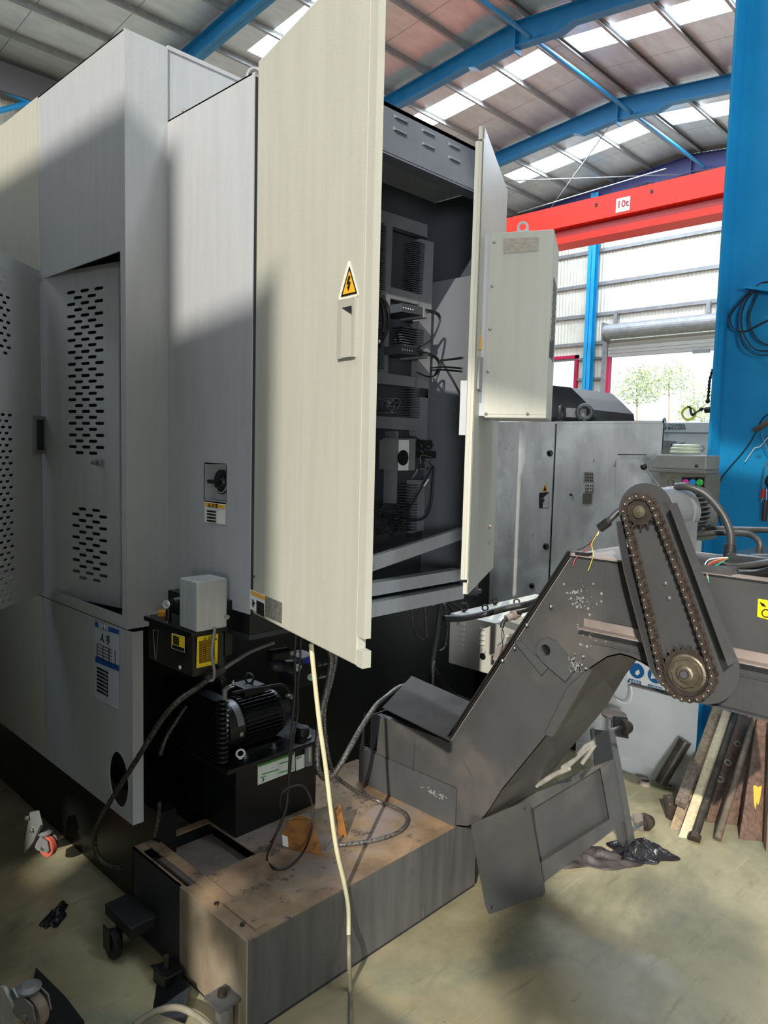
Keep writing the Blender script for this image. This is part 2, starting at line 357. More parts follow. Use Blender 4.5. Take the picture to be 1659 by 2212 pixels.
# purlins along X: galvanised C-sections under the sheeting, one thing each, seen ones only
def csec(y, z, h=.10, w=.055, t=.004, s=1):
    return [(y, z), (y+s*w, z), (y+s*w, z-.02), (y+s*(w-t), z-.02), (y+s*(w-t), z-t), (y+t*s, z-t), (y+t*s, z-h+t), (y+s*(w-t), z-h+t), (y+s*(w-t), z-h+.02), (y+s*w, z-h+.02), (y+s*w, z-h), (y, z-h)]
names = {8.22: 'nearest the ridge on the far slope'}
pur = [7.98, 8.9, 9.9, 10.9, 11.9, 12.9, 13.85]; purR = [7.65, 6.75, 5.78, 4.8]
words = ['first', 'second', 'third', 'fourth', 'fifth', 'sixth', 'seventh']
for i, y in enumerate(pur):
    MB().prism([(x0+.05, a, b) for a, b in csec(y, roofz(y)-.002)], (x1-x0-.1, 0, 0)).build('roof_purlin', M_zinc, label='galvanised roof purlin, %s from the ridge on the slope over the grey machine' % words[i], cat='purlin', group='roof purlins over the machine')
for i, y in enumerate(purR):
    MB().prism([(x0+.05, a, b) for a, b in csec(y, roofz(y)-.002, s=-1)], (x1-x0-.1, 0, 0)).build('roof_purlin', M_zinc, label='galvanised roof purlin, %s from the ridge on the slope towards the blue column' % words[i], cat='purlin', group='roof purlins beyond the ridge')
# blue rafters (I-section, deeper near the ridge), planes x = const
def rafter(x, label, ya=y1, yb=y0+.05, hk=.42, he=.30, col=M_bluer):
    mb = MB(); dz = -.105
    def prof(dy0, dy1, y): return
    for s, ye in ((1, ya), (-1, yb)):
        yr = RIDGEY; yk = RIDGEY+s*1.1
        zt = lambda y: roofz(y)+dz
        # web
        top = [(x, yr, zt(yr)), (x, ye, zt(ye))]; bot = [(x, ye, zt(ye)-he), (x, yk, zt(yk)-he), (x, yk-s*.25, zt(yk)-he-.08), (x, yr, zt(yr)-hk)]
        mb.prism([(p[0]-.005, p[1], p[2]) for p in top+bot], (.01, 0, 0))
        for pts in ([top[0], top[1]], ):
            a, b = pts; mb.prism([(x-.09, a[1], a[2]), (x-.09, b[1], b[2]), (x-.09, b[1], b[2]-.014), (x-.09, a[1], a[2]-.014)], (.18, 0, 0))
        for a, b in zip(bot[:-1], bot[1:]):
            mb.prism([(x-.09, a[1], a[2]), (x-.09, b[1], b[2]), (x-.09, b[1], b[2]+.014), (x-.09, a[1], a[2]+.014)], (.18, 0, 0))
    o = mb.build('roof_rafter', col, label=label, cat='rafter', group='blue roof rafters')
    # splice plate at the ridge
    p = MB().box(x-.10, x+.10, RIDGEY-.012, RIDGEY+.012, ROOFZ+dz-hk-.10, ROOFZ+dz); p.build('splice_plate', col, o)
    return o
rafter(7.3, 'blue roof rafter nearest the camera, crossing above the tall grey column')
rafter(11.13, 'blue roof rafter that rises from behind the large open cabinet door')
rafter(14.88, 'blue roof rafter crossing above the red crane, second from the gable wall')
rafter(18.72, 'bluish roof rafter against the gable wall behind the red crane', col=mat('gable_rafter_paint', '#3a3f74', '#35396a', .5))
# blue ridge ties
for (a, b, l) in ((11.2, 14.8, 'blue steel tie along the ridge between the two middle rafters'), (14.95, 18.65, 'blue steel tie along the ridge beside the gable wall'), (7.4, 11.05, 'blue steel tie along the ridge at the top edge of the photo')):
    MB().cyl((a, RIDGEY-.32, 8.52), (b, RIDGEY-.32, 8.52), .038, 12).build('ridge_tie', M_bluer, label=l, cat='steel tie')
# thin bracing rods in the last bay
for (a, b, l) in (((14.9, 8.0, 8.5), (18.6, 12.0, 8.15), 'thin diagonal roof bracing rod falling away from the ridge'), ((14.9, 12.0, 8.15), (18.8, 8.0, 8.5), 'thin diagonal roof bracing rod rising towards the ridge')):
    MB().cyl(a, b, .012, 6).build('bracing_rod', M_zinc, label=l, cat='bracing rod')
MB().cyl((17.6, 12.2, 8.1), (17.6, 8.0, 8.3), .015, 6).build('bracing_rod', M_steel, label='bright level rod hanging under the last roof bay', cat='bracing rod')

# gable wall with roller door opening and small window opening (corrugated sheeting)
XW = 18.9
dz_ = lambda px, py: P('x', XW, px, py)
dL = dz_(1322, 768).y; dT = 4.12; dR = dL-3.6
wA = dz_(1245, 775); wB = dz_(1205, 775); wL, wR, wT, wBt = wA.y+1.2, wA.y, wA.z, dz_(1240, 850).z-.6
def corr(ya, yb, za, zb, x=XW, p=.10, d=.018, axis='y', t=.012):
    mb = MB(); n = max(2, int(abs(yb-ya)/p*4)); pts = []
    for i in range(n+1):
        y = ya+(yb-ya)*i/n; k = i % 4; dx = d if k in (1, 2) else 0
        pts.append((y, dx))
    vs = []; fs = []
    for y, dx in pts:
        for z in (za, zb(y) if callable(zb) else zb):
            vs.append((x+dx, y, z) if axis == 'y' else (y, x+dx, z))
    for i in range(n): fs.append((2*i, 2*i+2, 2*i+3, 2*i+1))
    b = len(vs); vs2 = [((v[0]+t, v[1], v[2]) if axis == 'y' else (v[0], v[1]+t, v[2])) for v in vs]
    mb.add(vs+vs2, fs+[tuple(i+b for i in f)[::-1] for f in fs]); return mb
mw = corr(wL, y1, 0, roofz)
for a, b, za, zb in ((wR, wL, 0, wBt), (wR, wL, wT, roofz), (dL, wR, 0, roofz), (dR, dL, dT, roofz), (y0, dR, 0, roofz)):
    q = corr(a, b, za, zb); mw.add(q.v, q.f)
mw.build('wall_far', M_wall, kind='structure')
q = corr(-6, XW, 0, 8.30, x=y1, axis='x'); q.build('wall_left', M_wall, kind='structure')
q = corr(-6, XW, 0, 7.35, x=y0, axis='x'); q.build('wall_right', M_wall, kind='structure')
# girts on the far wall
for i, py in enumerate((524, 599, 668, 742)):
    z = dz_(1400, py).z
    if py == 742: ya, yb = y1-.1, dL+.25
    else: ya, yb = y1-.1, 1.0
    z = dz_(1250, 745).z if py == 742 else z
    MB().box(XW-.07, XW-.005, yb, ya, z-.04, z+.05).build('wall_girt', M_zinc, label='galvanised wall girt on the far gable wall, %s from the top' % words[i], cat='girt', group='horizontal girts of the far wall')
for i, py in enumerate((772, 817, 884)):
    z = dz_(1312, py).z; ya = wR-.05 if i else y1-.1
    MB().box(XW-.07, XW-.005, dL+.2, ya, z-.03, z+.03).build('wall_girt', M_zinc, label='short galvanised wall girt left of the roller door, %s from the top' % words[i], cat='girt', group='short girts left of the roller door')
# wind post, I-section
yp = dz_(1289, 620).y
pm_ = MB(); pm_.box(XW-.36, XW-.35, yp-.11, yp+.11, 0, 8.5); pm_.box(XW-.16, XW-.15, yp-.11, yp+.11, 0, 8.5); pm_.box(XW-.36, XW-.15, yp-.006, yp+.006, 0, 8.5)
pm_.build('wall_post', M_blue, label='slim blue steel post against the far gable wall left of the roller door', cat='steel post')
# roller door
rd = thing('roller_shutter', (XW-.2, (dL+dR)/2, dT), 'rolled-up grey roller shutter over the bright doorway', 'roller shutter')
mb = MB(); mb.lathe((XW-.42, dR, dT+.62), (0, 1, 0), [(.20, 0), (.20, dL-dR)], 24); mb.build('shutter_roll', M_zinc, rd)
for i in range(1): MB().box(XW-.62, XW-.2, dL, dL+.03, dT+.38, dT+.86).build('end_plate', M_zinc, rd)
mb = MB()
for i in range(5): mb.box(XW-.24, XW-.21, dR, dL, dT-.02+i*.09, dT+.06+i*.09)
mb.build('shutter_curtain', mat('shutter_slats', '#a9a9a6', None, .5), rd); MB().box(XW-.3, XW-.2, dR+.9, dR+1.3, dT-.08, dT-.0).build('bottom_bracket', M_zinc, rd)
M_pink = mat('red_door_frame', '#b01545', None, .5)
MB().box(XW-.26, XW-.12, dL-.06, dL+.01, 0, dT).build('guide_rail', M_pink, rd); MB().box(XW-.26, XW-.1, dL+.01, dL+.16, 0, dT+.5).build('side_post', M_zinc, rd)
for k, y in enumerate((dL-.1, dL-2.55)): MB().box(XW-.12, XW-.05, y-.05, y+.05, dT+.9, dz_(1400, 668).z).build('hanger', M_zinc, rd)
wf = MB(); t = .09
wf.box(XW-.1, XW+.03, wR-t, wR, wBt, wT+t); wf.box(XW-.1, XW+.03, wL, wL+t, wBt, wT+t); wf.box(XW-.1, XW+.03, wR-t, wL+t, wT, wT+t); wf.box(XW-.1, XW+.03, wR-t, wL+t, wBt-t, wBt)
wf.build('window_frame', M_pink, label='dark red frame of the small opening beside the far blue post', cat='window frame')

# ---- ground, wall and trees outside the doorway
MB().box(XW+.02, 60, -30, 50, -.3, -.05).build('yard_ground', mat('yard_concrete', '#d8d4c8', '#cfcabb', .8), kind='structure')
def foliage(cx, cy, cz, R, n, sq=1.0):
    mb = MB()
    for i in range(n):
        a = random.random()*6.28; b = math.acos(random.uniform(-1, 1)); r = R*random.random()**.4
        p = Vector((cx+r*math.sin(b)*math.cos(a), cy+r*math.sin(b)*math.sin(a), cz+r*sq*math.cos(b))); s = random.uniform(.05, .11)
        u = Vector((random.gauss(0, 1), random.gauss(0, 1), random.gauss(0, 1))).normalized(); v = u.orthogonal().normalized()
        mb.add([p-u*s*1.6, p-v*s*.5, p+u*s*1.6, p+v*s*.5], [(0, 1, 2, 3)])
    return mb
M_leaf = mat('tree_leaves', '#d2ddb8', '#aebf8e', .6, scale=2); M_bark = mat('tree_bark', '#b9ab98', None, .9)  # leaf colour paled to paint in the overexposed outdoor light
for (px, py, X, R, n, l) in ((1380, 830, 30, 1.1, 700, 'sunlit tree outside the doorway, at its left'), (1450, 815, 33, 1.0, 380, 'thin sunlit tree outside the doorway, in the middle'), (1520, 880, 31, 1.2, 600, 'sunlit bush outside the doorway beside the blue column')):
    c = P('x', X, px, py); t = thing('yard_tree', (c.x, c.y, 0), l, 'tree', 'trees in the yard')
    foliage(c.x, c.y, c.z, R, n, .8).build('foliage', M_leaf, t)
    MB().tube([(c.x, c.y, -.1), (c.x+.05, c.y, c.z*.6), (c.x, c.y+.1, c.z)], [.07, .05, .02], 8).build('trunk', M_bark, t)
c = P('x', 24, 1355, 912); MB().box(24, 24.8, c.y-.5, c.y+.6, -.05, c.z+.05).build('red_crate', mat('red_crate_paint', '#d81f3a', None, .5), label='bright red block seen low in the doorway, just above the grey housing', cat='crate')

# ---- back wall (behind the camera) with openings cut to shape the sun patches
XBK = -6.0
def hrect(a, b, c, d): return [(a, c), (b, c), (b, d), (a, d)]
light_cutouts = [[(-6.6, 4.5), (-2.56, 4.45), (-2.56, 5.08), (-2.40, 5.08), (-2.40, 6.56), (-1.90, 6.50), (-1.90, 7.02), (1.6, 7.02), (1.6, 8.0), (-2.85, 7.7), (-2.85, 6.86), (-6.6, 6.86)], hrect(-2.34, -2.12, 4.45, 5.0), hrect(-1.34, -1.14, 4.55, 4.86), hrect(-5.8, -4.2, 0.02, 2.9)]
q = holed([(y0, 0), (y1, 0), (y1, 8.2), (RIDGEY, 8.95), (y0, 7.25)], light_cutouts, (XBK, 0, 0), (0, 1, 0), (0, 0, 1), (-1, 0, 0), .08)
q.build('wall_back', mat('back_wall_sheet', '#77756f', None, .6), kind='structure')
# unseen blocks added outside the frame to hold light off the left side
nm = MB().prism([(-2.6, 2.25, .02), (.1, 2.25, .02), (.42, 2.85, .02), (1.0, 4.4, .02), (1.0, 8.5, .02), (-2.6, 8.5, .02)], (0, 0, 2.5)); nm.build('shade_block', M_dark, label='unseen dark block added left of the grey machine for shade', cat='machine', bevel=.01)
nm = MB().box(-3.1, -1.9, -1.6, -.3, .02, 2.15); nm.build('doorway_light_block', M_dark, label='unseen tall dark block added behind the camera to stop doorway light', cat='cabinet', bevel=.01)
nm = MB().box(.2, 1.5, -2.4, -1.0, .02, 1.9); nm.build('shade_block', M_dark, label='unseen dark block added to the right behind the camera for shade', cat='machine', bevel=.01)
for k, (px, py, dd, R, l) in enumerate(((1500, 2060, 9.5, .20, 'leaf cluster added behind the back wall to shade the floor, first'), (1150, 2030, 9.5, .15, 'leaf cluster added behind the back wall to shade the floor, second'), (1350, 2190, 9.5, .2, 'leaf cluster added behind the back wall to shade the floor, third'), (600, 1960, 8.6, .13, 'leaf cluster added behind the back wall to shade the tank'))):  # unseen leaf clusters added to cast floor and tank shadows
    g_ = P('z', 0.0 if k < 3 else .26, px, py); c = g_-SUN_DIR*(dd/math.hypot(SUN_DIR.x, SUN_DIR.y)); c_ = thing('yard_tree', (c.x, c.y, 0), l, 'tree', 'added shadow foliage behind the building')
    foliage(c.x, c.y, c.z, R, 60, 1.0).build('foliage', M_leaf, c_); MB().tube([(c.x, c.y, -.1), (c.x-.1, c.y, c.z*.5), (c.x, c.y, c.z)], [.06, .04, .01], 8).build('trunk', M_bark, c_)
MB().box(-30, XBK-.12, -30, 30, -.3, -.05).build('yard_ground_back', plain('yard_back_dark', '#34332e', .9), kind='structure')  # unseen ground, kept dark so it throws back little sun

# ---- red bridge crane girder
XC = 12.5
t_ = P('x', XC, 1100, 470).z; a_ = P('x', XC, 1562, 416).z; b_ = P('x', XC, 1562, 440).z; c_ = P('x', XC, 1562, 457).z
yl, yr = y1-.5, y0+.3
cr = thing('crane_girder', (XC, 5, c_), 'red bridge crane girder spanning under the roof, marked 10t', 'crane')
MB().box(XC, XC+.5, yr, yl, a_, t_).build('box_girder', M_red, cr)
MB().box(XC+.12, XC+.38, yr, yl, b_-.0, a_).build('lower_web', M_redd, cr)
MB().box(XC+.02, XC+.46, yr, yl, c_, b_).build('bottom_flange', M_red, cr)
s = P('x', XC, 1346, 442); sg = MB().box(XC-.01, XC, s.y-.13, s.y+.13, s.z-.12, s.z+.12).build('load_sign', M_white, cr)
text('10t', .17, (XC-.012, s.y+.115, s.z-.045), (0, -1, 0), (0, 0, 1), mat('sign_red_ink', '#c02036', None, .5), sg, 'sign_text', bold=.004)
for px, py in ((1288, 443), (1408, 414)):
    q = P('x', XC, px, py); MB().box(XC-.01, XC, q.y-.02, q.y+.02, q.z-.03, q.z+.03).build('bolt_hole_cover', M_ink, cr)
# ---- left part of the shed seen over the machine: edge beam and blue brace at the eaves
MB().box(x0+.1, x1-.1, 14.62, 14.95, 7.7, 8.2).build('eaves_beam', mat('eaves_beam_steel', '#5d5a5c', None, .6), label='grey eaves beam at the top of the left wall, top left corner', cat='beam')  # even dark grey for the beam
for (a, b, l) in ((P('y', 14.7, -40, 170), P('y', 14.7, 90, 235), 'blue diagonal wall brace at the far left above the machine'), (P('y', 14.7, -40, 250), P('y', 14.7, 90, 215), 'lower blue wall brace at the far left above the machine')):
    MB().cyl(a, b, .05, 10).build('wall_brace', M_blue, label=l, cat='brace')
# ---- big blue H-column on the right
bx, by = 3.48, 1.31
bc = MB(); bc.box(bx, bx+.36, by-.012, by, 0, 9); bc.box(bx, bx+.36, by-.62, by-.608, 0, 9); bc.box(bx+.12, bx+.132, by-.61, by-.01, 0, 9)
bc.build('steel_column', M_blue, label='large blue steel H column at the right edge', cat='column')
# ================================================================ machining centre body
mc = thing('machining_centre', (1.6, 3.0, 0), 'tall grey machining centre body with perforated service doors at left', 'machine')
XA = 1.0; YC = 2.0; ZT = 2.62; YS = 2.6; ZL = .955
OT = 2.035; OBt = .99
# side cover with the service opening (real hole)
holed([(YC, ZL), (4.2, ZL), (4.2, ZT), (YC, ZT)], [[(YC+.03, OBt), (YS-.01, OBt), (YS-.01, OT), (YC+.03, OT)], [(YS+.02, OBt), (3.9, OBt), (3.9, OT), (YS+.02, OT)]], (XA, 0, 0), (0, 1, 0), (0, 0, 1), (1, 0, 0), .004).build('side_cover', M_grey, mc)
MB().box(XA-.003, XA, YS, 4.2, OT, ZT).build('upper_side_panel', M_cream, mc)
MB().box(XA-.0006, 1.13, YC-.0015, YC+.003, ZL, ZT).build('corner_post_cover', M_grey, mc)
MB().box(1.134, 1.9, YC+.004, YC+.02, .93, ZT+.01).build('upper_front_cover', M_grey, mc)
MB().box(XA, 1.9, YC, 4.2, ZT-.004, ZT).build('roof_cover', M_grey, mc)
MB().box(1.34, 1.36, YC+.03, 4.1, .3, 2.5).build('inner_bulkhead', M_dark, mc)
MB().box(XA+.004, 1.36, 4.15, 4.19, .3, 2.6).build('rear_cover', M_dark, mc)
MB().box(XA+.004, 1.36, YC+.03, 4.1, OBt-.035, OBt-.03).build('sill', M_dark, mc)
lp = holed([(1.975, .37), (2.62, .37), (2.62, ZL-.004), (1.975, ZL-.004)], [circ(2.063, .48, .062, 28, .085)], (XA+.001, 0, 0), (0, 1, 0), (0, 0, 1), (1, 0, 0), .004).build('lower_panel', M_grey, mc)
MB().box(XA+.001, XA+.005, 2.624, 4.2, .37, ZL-.004).build('lower_panel', M_cream, mc)
MB().box(XA+.001, XA+.035, 1.972, 1.976, .37, ZL-.004).build('panel_flange', M_grey, lp)
MB().box(XA+.5, 3.25, 2.34, 4.2, 0, .98).build('base_frame', M_black, mc)  # machine base, stretched as black filler for the dark gaps
MB().box(XA+.1, XA+.16, 2.0, 4.2, 0.0, .36).build('plinth', M_black, mc)
# instruction label on the lower panel
def plate(parent, ax, val, pts, mt, name='label', off=-.002, t=.0015):
    q = [P(ax, val+off, *p) for p in pts]; v = (t, 0, 0) if ax == 'x' else (0, t, 0); return MB().prism(q, v).build(name, mt, parent)
lb = plate(lp, 'x', XA, [(205, 1342), (257, 1360), (256, 1533), (206, 1508)], mat('label_white', '#b9c0cb', None, .5), 'instruction_label')
plate(lb, 'x', XA, [(205, 1343), (256, 1361), (256, 1371), (205, 1353)], M_bluei, 'title_band', off=-.004)
plate(lb, 'x', XA, [(206, 1418), (256, 1438), (256, 1450), (206, 1430)], M_bluei, 'title_band', off=-.004)
a = P('x', XA-.004, 206, 1353); text('注意 警告', .016, P('x', XA-.006, 212, 1353), (0, -1, 0), (0, 0, 1), M_white, lb)
for k in range(7): a = P('x', XA-.004, 209, 1442+k*8+2); text('操作說明書安全注意', .0085, a, (0, -1, 0), (0, 0, 1), M_ink, lb)
mb = MB()
for k in range(5):
    a = P('x', XA-.004, 209, 1390+k*7); mb.box(a.x, a.x+.001, a.y-.10, a.y, a.z-.0008, a.z+.0008)
for k in range(4): a = P('x', XA-.004, 209+k*13, 1390+k*5); mb.box(a.x, a.x+.001, a.y-.001, a.y+.001, a.z-.05, a.z)
mb.build('table_lines', M_ink, lb)
text('人 手', .03, P('x', XA-.005, 216, 1383), (0, -1, 0), (0, 0, 1), M_ink, lb); None

# perforated doors (parts of the machine)
def vdoor(name, h, d, w, z0, z1, slots, mtl, inset=.018, t=.002):
    """door skin in the vertical plane through h along d, slots as (s, z) centres"""
    d = Vector((d[0], d[1], 0)).normalized(); n = Vector((d.y, -d.x, 0))
    return d, n, holed([(0, z0), (w, z0), (w, z1), (0, z1)], [slot(s, z, sw, sh, 3) for (s, z, sw, sh) in slots], (h[0], h[1], 0), d, (0, 0, 1), n, t)
h2 = (1.0, 2.583); d2 = Vector((.198, -.980, 0))
def dcoord(h, d, px, py): q = PV(h, d, px, py); return ((q-Vector((h[0], h[1], 0))).dot(d), q.z)
sl = []
def rowpos(x, y): return dcoord(h2, d2, *cC(x, y))
A0 = rowpos(427, 365); A2 = rowpos(592, 340); z_end = rowpos(510, 1322)[1]
pitch_s = (A2[0]-A0[0])/2; nrow = 28; dzr = (rowpos(427, 365)[1]-z_end)/(nrow-1)
for r in range(nrow):
    z = A0[1]-r*dzr
    for k in ((0, 1, 2) if r % 2 == 0 else (.5, 1.5)):
        sl.append((A0[0]+k*pitch_s, z, pitch_s*.64, dzr*.52))
zb0 = rowpos(480, 1655)[1]; nb = 13
for r in range(nb):
    z = zb0-r*dzr
    for k in ((.5, 1.5) if r % 2 == 0 else (0, 1, 2)): sl.append((A0[0]+.012+k*pitch_s, z, pitch_s*.60, dzr*.52))
_, n2, mb = vdoor('d', h2, d2, .393, .974, 2.046, sl, M_grey)
pd = mb.build('perforated_door', M_grey, mc, bevel=0)
MB().obox(Vector((h2[0], h2[1], 0))+d2*.392+Vector((0, 0, .974)), n2*.02 if n2.x > 0 else -n2*.02, d2*.003, (0, 0, 1.072)).build('edge_return', M_grey, pd)
q = PV(h2, d2, 216, 1000); MB().obox(q-Vector((.012, 0, .008)), d2*.034, (-.006, 0, 0), (0, 0, .018)).build('latch', M_steel, pd)
MB().cyl(q-Vector((.02, 0, -.001))+d2*.01, q-Vector((.035, 0, -.001))+d2*.01, .006).build('latch_key', M_steel, pd)
h1 = (.985, 2.57); d1 = -vdir(880)
sl = []
def r1(x, y): return dcoord(h1, d1, *cC(x, y))
for (xa, ya, cnt, step) in ((50, 470, 6, 74.5), (60, 1097, 16, 72), ):
    c0 = r1(xa, ya); c1 = r1(xa, ya+step); dz = c0[1]-c1[1]
    for r in range(-3 if ya == 470 else 0, cnt-2 if ya == 470 else cnt):
        for k in range(8):
            sl.append((c0[0]+k*.040, c0[1]-r*dz, .026, dz*.22)); sl.append((c0[0]+.020+k*.040, c0[1]-(r+.5)*dz, .026, dz*.22))
_, n1, mb = vdoor('d', h1, d1, .42, .978, 2.056, [s for s in sl if s[0] < .39], M_grey)
pd1 = mb.build('perforated_door', M_grey, mc)
nn = n1 if n1.dot(CAM-Vector((1, 2.5, 1.5))) > 0 else -n1
def onD1(px, py): return PV(h1, d1, px, py)
q0, q1 = onD1(97, 900), onD1(71, 980)
def framebox(c, u, v, w, hgt, t, dep, n):
    c, u, v, n = map(Vector, (c, u, v, n)); mb = MB()
    mb.obox(c-u*w/2-v*hgt/2, u*t, v*hgt, n*dep); mb.obox(c+u*(w/2-t)-v*hgt/2, u*t, v*hgt, n*dep)
    mb.obox(c-u*(w/2-t)-v*hgt/2, u*(w-2*t), v*t, n*dep); mb.obox(c-u*(w/2-t)+v*(hgt/2-t), u*(w-2*t), v*t, n*dep); return mb
hc = (q0+q1)/2; hw = abs((q0-q1).dot(d1)); hh = abs(q0.z-q1.z)
hd = framebox(hc+d1*0, d1, (0, 0, 1), hw, hh, .012, .008, nn).build('recessed_handle', M_zinc, pd1)
MB().obox(hc-d1*hw*.35-Vector((0, 0, hh*.45)), d1*hw*.7, (0, 0, hh*.9), nn*.002).build('handle_recess', M_dark, hd)

# ================================================================ electrical cabinet
XL, XR, YF, YB = 1.13, 2.15, 1.58, 1.86; Z0, Z1 = 1.06, 2.42
ec = thing('electrical_cabinet', (1.64, 1.7, 1.0), 'grey electrical cabinet with both doors swung open', 'cabinet')
sp = holed([(YF, 1.055), (YC, 1.055), (YC, Z1), (YF, Z1)], [[P('x', XL, *cC(*q)).yz[:] for q in ((1350, 1392), (1222, 1388), (1222, 1602), (1350, 1618))]], (XL, 0, 0), (0, 1, 0), (0, 0, 1), (1, 0, 0), .003).build('side_panel', M_grey, ec)
MB().box(XL, XR, YF+.01, YC, Z1-.004, Z1).build('cabinet_roof', M_grey, ec)
# isolator switch pocket
c0 = P('x', XL, *cC(1350, 1392)); c1 = P('x', XL, *cC(1222, 1388)); zt_ = c1.z; zb_ = P('x', XL, *cC(1222, 1605)).z
pk = MB(); pk.box(XL+.035, XL+.04, c0.y-.0, c1.y, zb_, zt_); pk.box(XL, XL+.04, c0.y-.004, c0.y, zb_, zt_); pk.box(XL, XL+.04, c1.y, c1.y+.004, zb_, zt_); pk.box(XL, XL+.04, c0.y, c1.y, zb_-.004, zb_); pk.box(XL, XL+.04, c0.y, c1.y, zt_, zt_+.004)
pk.build('switch_recess', M_grey, sp)
yc_, zc_ = (c0.y+c1.y)/2, (zt_+zb_)/2
qd = P('x', XL+.03, *cC(1325, 1495)); yc_, zc_ = qd.y+.012, qd.z+.01
isw = MB().lathe((XL+.034, yc_-.012, zc_-.01), (-1, 0, 0), [(.034, 0), (.034, .008), (.022, .009), (.014, .018)], 28).build('rotary_isolator', M_black, ec)
MB().box(XL+.004, XL+.02, yc_-.03, yc_+.022, zc_-.015, zc_-.005).build('switch_lever', M_black, isw); MB().ring((XL+.0255, yc_-.012, zc_-.01), (1, 0, 0), .030, .0012, 28, 6, math.pi, 2*math.pi*.9).build('dial_marking', M_white, isw)
lb = plate(sp, 'x', XL, [cC(1222, 1612), cC(1343, 1630), cC(1343, 1750), cC(1222, 1735)], M_white, 'warning_label')
plate(lb, 'x', XL, [cC(1226, 1618), cC(1339, 1636), cC(1339, 1656), cC(1226, 1638)], M_amber, 'warning_band', off=-.004)
text('⚠ 注 意', .013, P('x', XL-.0055, *cC(1240, 1642)), (0, -1, 0), (0, 0, 1), M_ink, lb)
for k in range(4): text('電源關閉後請等待', .0058, P('x', XL-.004, *cC(1234, 1672+k*19)), (0, -1, 0), (0, 0, 1), M_ink, lb)
# header with louvres
YH = 1.55
hd = MB().box(1.24, 2.035, YH, YH+.012, 2.35, 2.487).box(1.24, 2.035, YH, YF+.1, 2.475, 2.487).box(1.24, 2.035, YH, YF+.02, 2.345, 2.352).build('header_panel', mat('header_shade_paint', '#6c7078', '#646870', .5, scale=5, bump=.35, bscale=420), ec)  # machine paint in a darker copy, header's shade put into the colour
def louvre(c, u, n, w, hgt, dep):
    c, u, n = map(Vector, (c, u, n)); v = Vector((0, 0, 1)); a = c-u*w/2; b = c+u*w/2; mb = MB()
    e = .12*w
    vs = [a+v*hgt/2, b+v*hgt/2, b-v*hgt/2, a-v*hgt/2, a+u*e-v*hgt/2+n*dep, b-u*e-v*hgt/2+n*dep]
    mb.add(vs, [(0, 1, 5, 4), (0, 4, 3), (1, 2, 5), (2, 3, 4, 5)]); return mb
for (x, y) in ((500, 20), (495, 100), (680, 108), (680, 195), (848, 198), (848, 283)):
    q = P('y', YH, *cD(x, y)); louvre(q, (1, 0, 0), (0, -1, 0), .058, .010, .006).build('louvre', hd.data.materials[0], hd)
# interior
MB().box(XL+.004, XL+.06, YF+.002, YF+.02, 1.06, 2.412).build('hinge_jamb', M_dark, ec)  # jamb coloured dark to paint in the door gap's shade
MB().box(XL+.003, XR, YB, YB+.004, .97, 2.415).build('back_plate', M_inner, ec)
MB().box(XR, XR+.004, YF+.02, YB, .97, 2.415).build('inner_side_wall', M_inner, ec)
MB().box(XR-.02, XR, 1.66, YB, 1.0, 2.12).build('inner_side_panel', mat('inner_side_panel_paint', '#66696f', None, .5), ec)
rl = MB().box(1.36, 2.02, YF-.012, YF+.02, 1.005, 1.03).box(1.36, 2.03, YF-.0, YF+.04, 1.045, 1.085).box(1.36, 2.02, YF-.02, YF-.012, .985, 1.03)
rl.build('door_sill_rail', M_grey, ec); MB().box(XL, XR, YF, YC, .985, .999).build('cabinet_floor', M_dark, ec)
MB().box(XL+.002, 1.5, YF+.002, YC, 1.0, 1.056).build('floor_skirt', M_black, ec)
# leaning duct cover strip inside
a = P('y', YF+.02, 783, 1210); b = P('y', YF+.02, 1000, 1140)
MB().prism([a, b, P('y', YF+.02, 1000, 1165), P('y', YF+.02, 783, 1242)], (0, .02, 0)).build('loose_cover_strip', M_grey, ec)
FB = YB-.05
def fr(pts, name, t=.03, m_=None, y=None):
    m_ = m_ or M_frame
    yy = FB if y is None else y
    return MB().prism([P('y', yy, *p) for p in pts], (0, t, 0)).build(name, m_ or M_inner, ec)
fr([cN(110, 130), cN(720, 330), cN(720, 470), cN(110, 270)], 'mounting_rail')
fr([cN(255, 320), cN(345, 345), cN(290, 1950), cN(205, 1930)], 'mounting_upright')
fr([cN(650, 480), cN(790, 520), cN(735, 2212), cN(605, 2200)], 'mounting_upright')
fr([cN(325, 1005), cN(635, 1085), cN(635, 1200), cN(325, 1130)], 'mounting_rail')
fr([cN(75, 1915), cN(590, 1985), cN(585, 2095), cN(75, 2040)], 'mounting_rail')
fr([cO(130, 360), cO(590, 385), cO(590, 508), cO(130, 478)], 'mounting_rail')
fr([cO(345, 510), cO(420, 515), cO(400, 1235), cO(325, 1230)], 'mounting_upright')
fr([cO(600, 80), cO(715, 90), cO(700, 640), cO(585, 560)], 'mounting_upright')
fr([cO(560, 1000), cO(680, 1000), cO(672, 1500), cO(548, 1530)], 'mounting_upright')
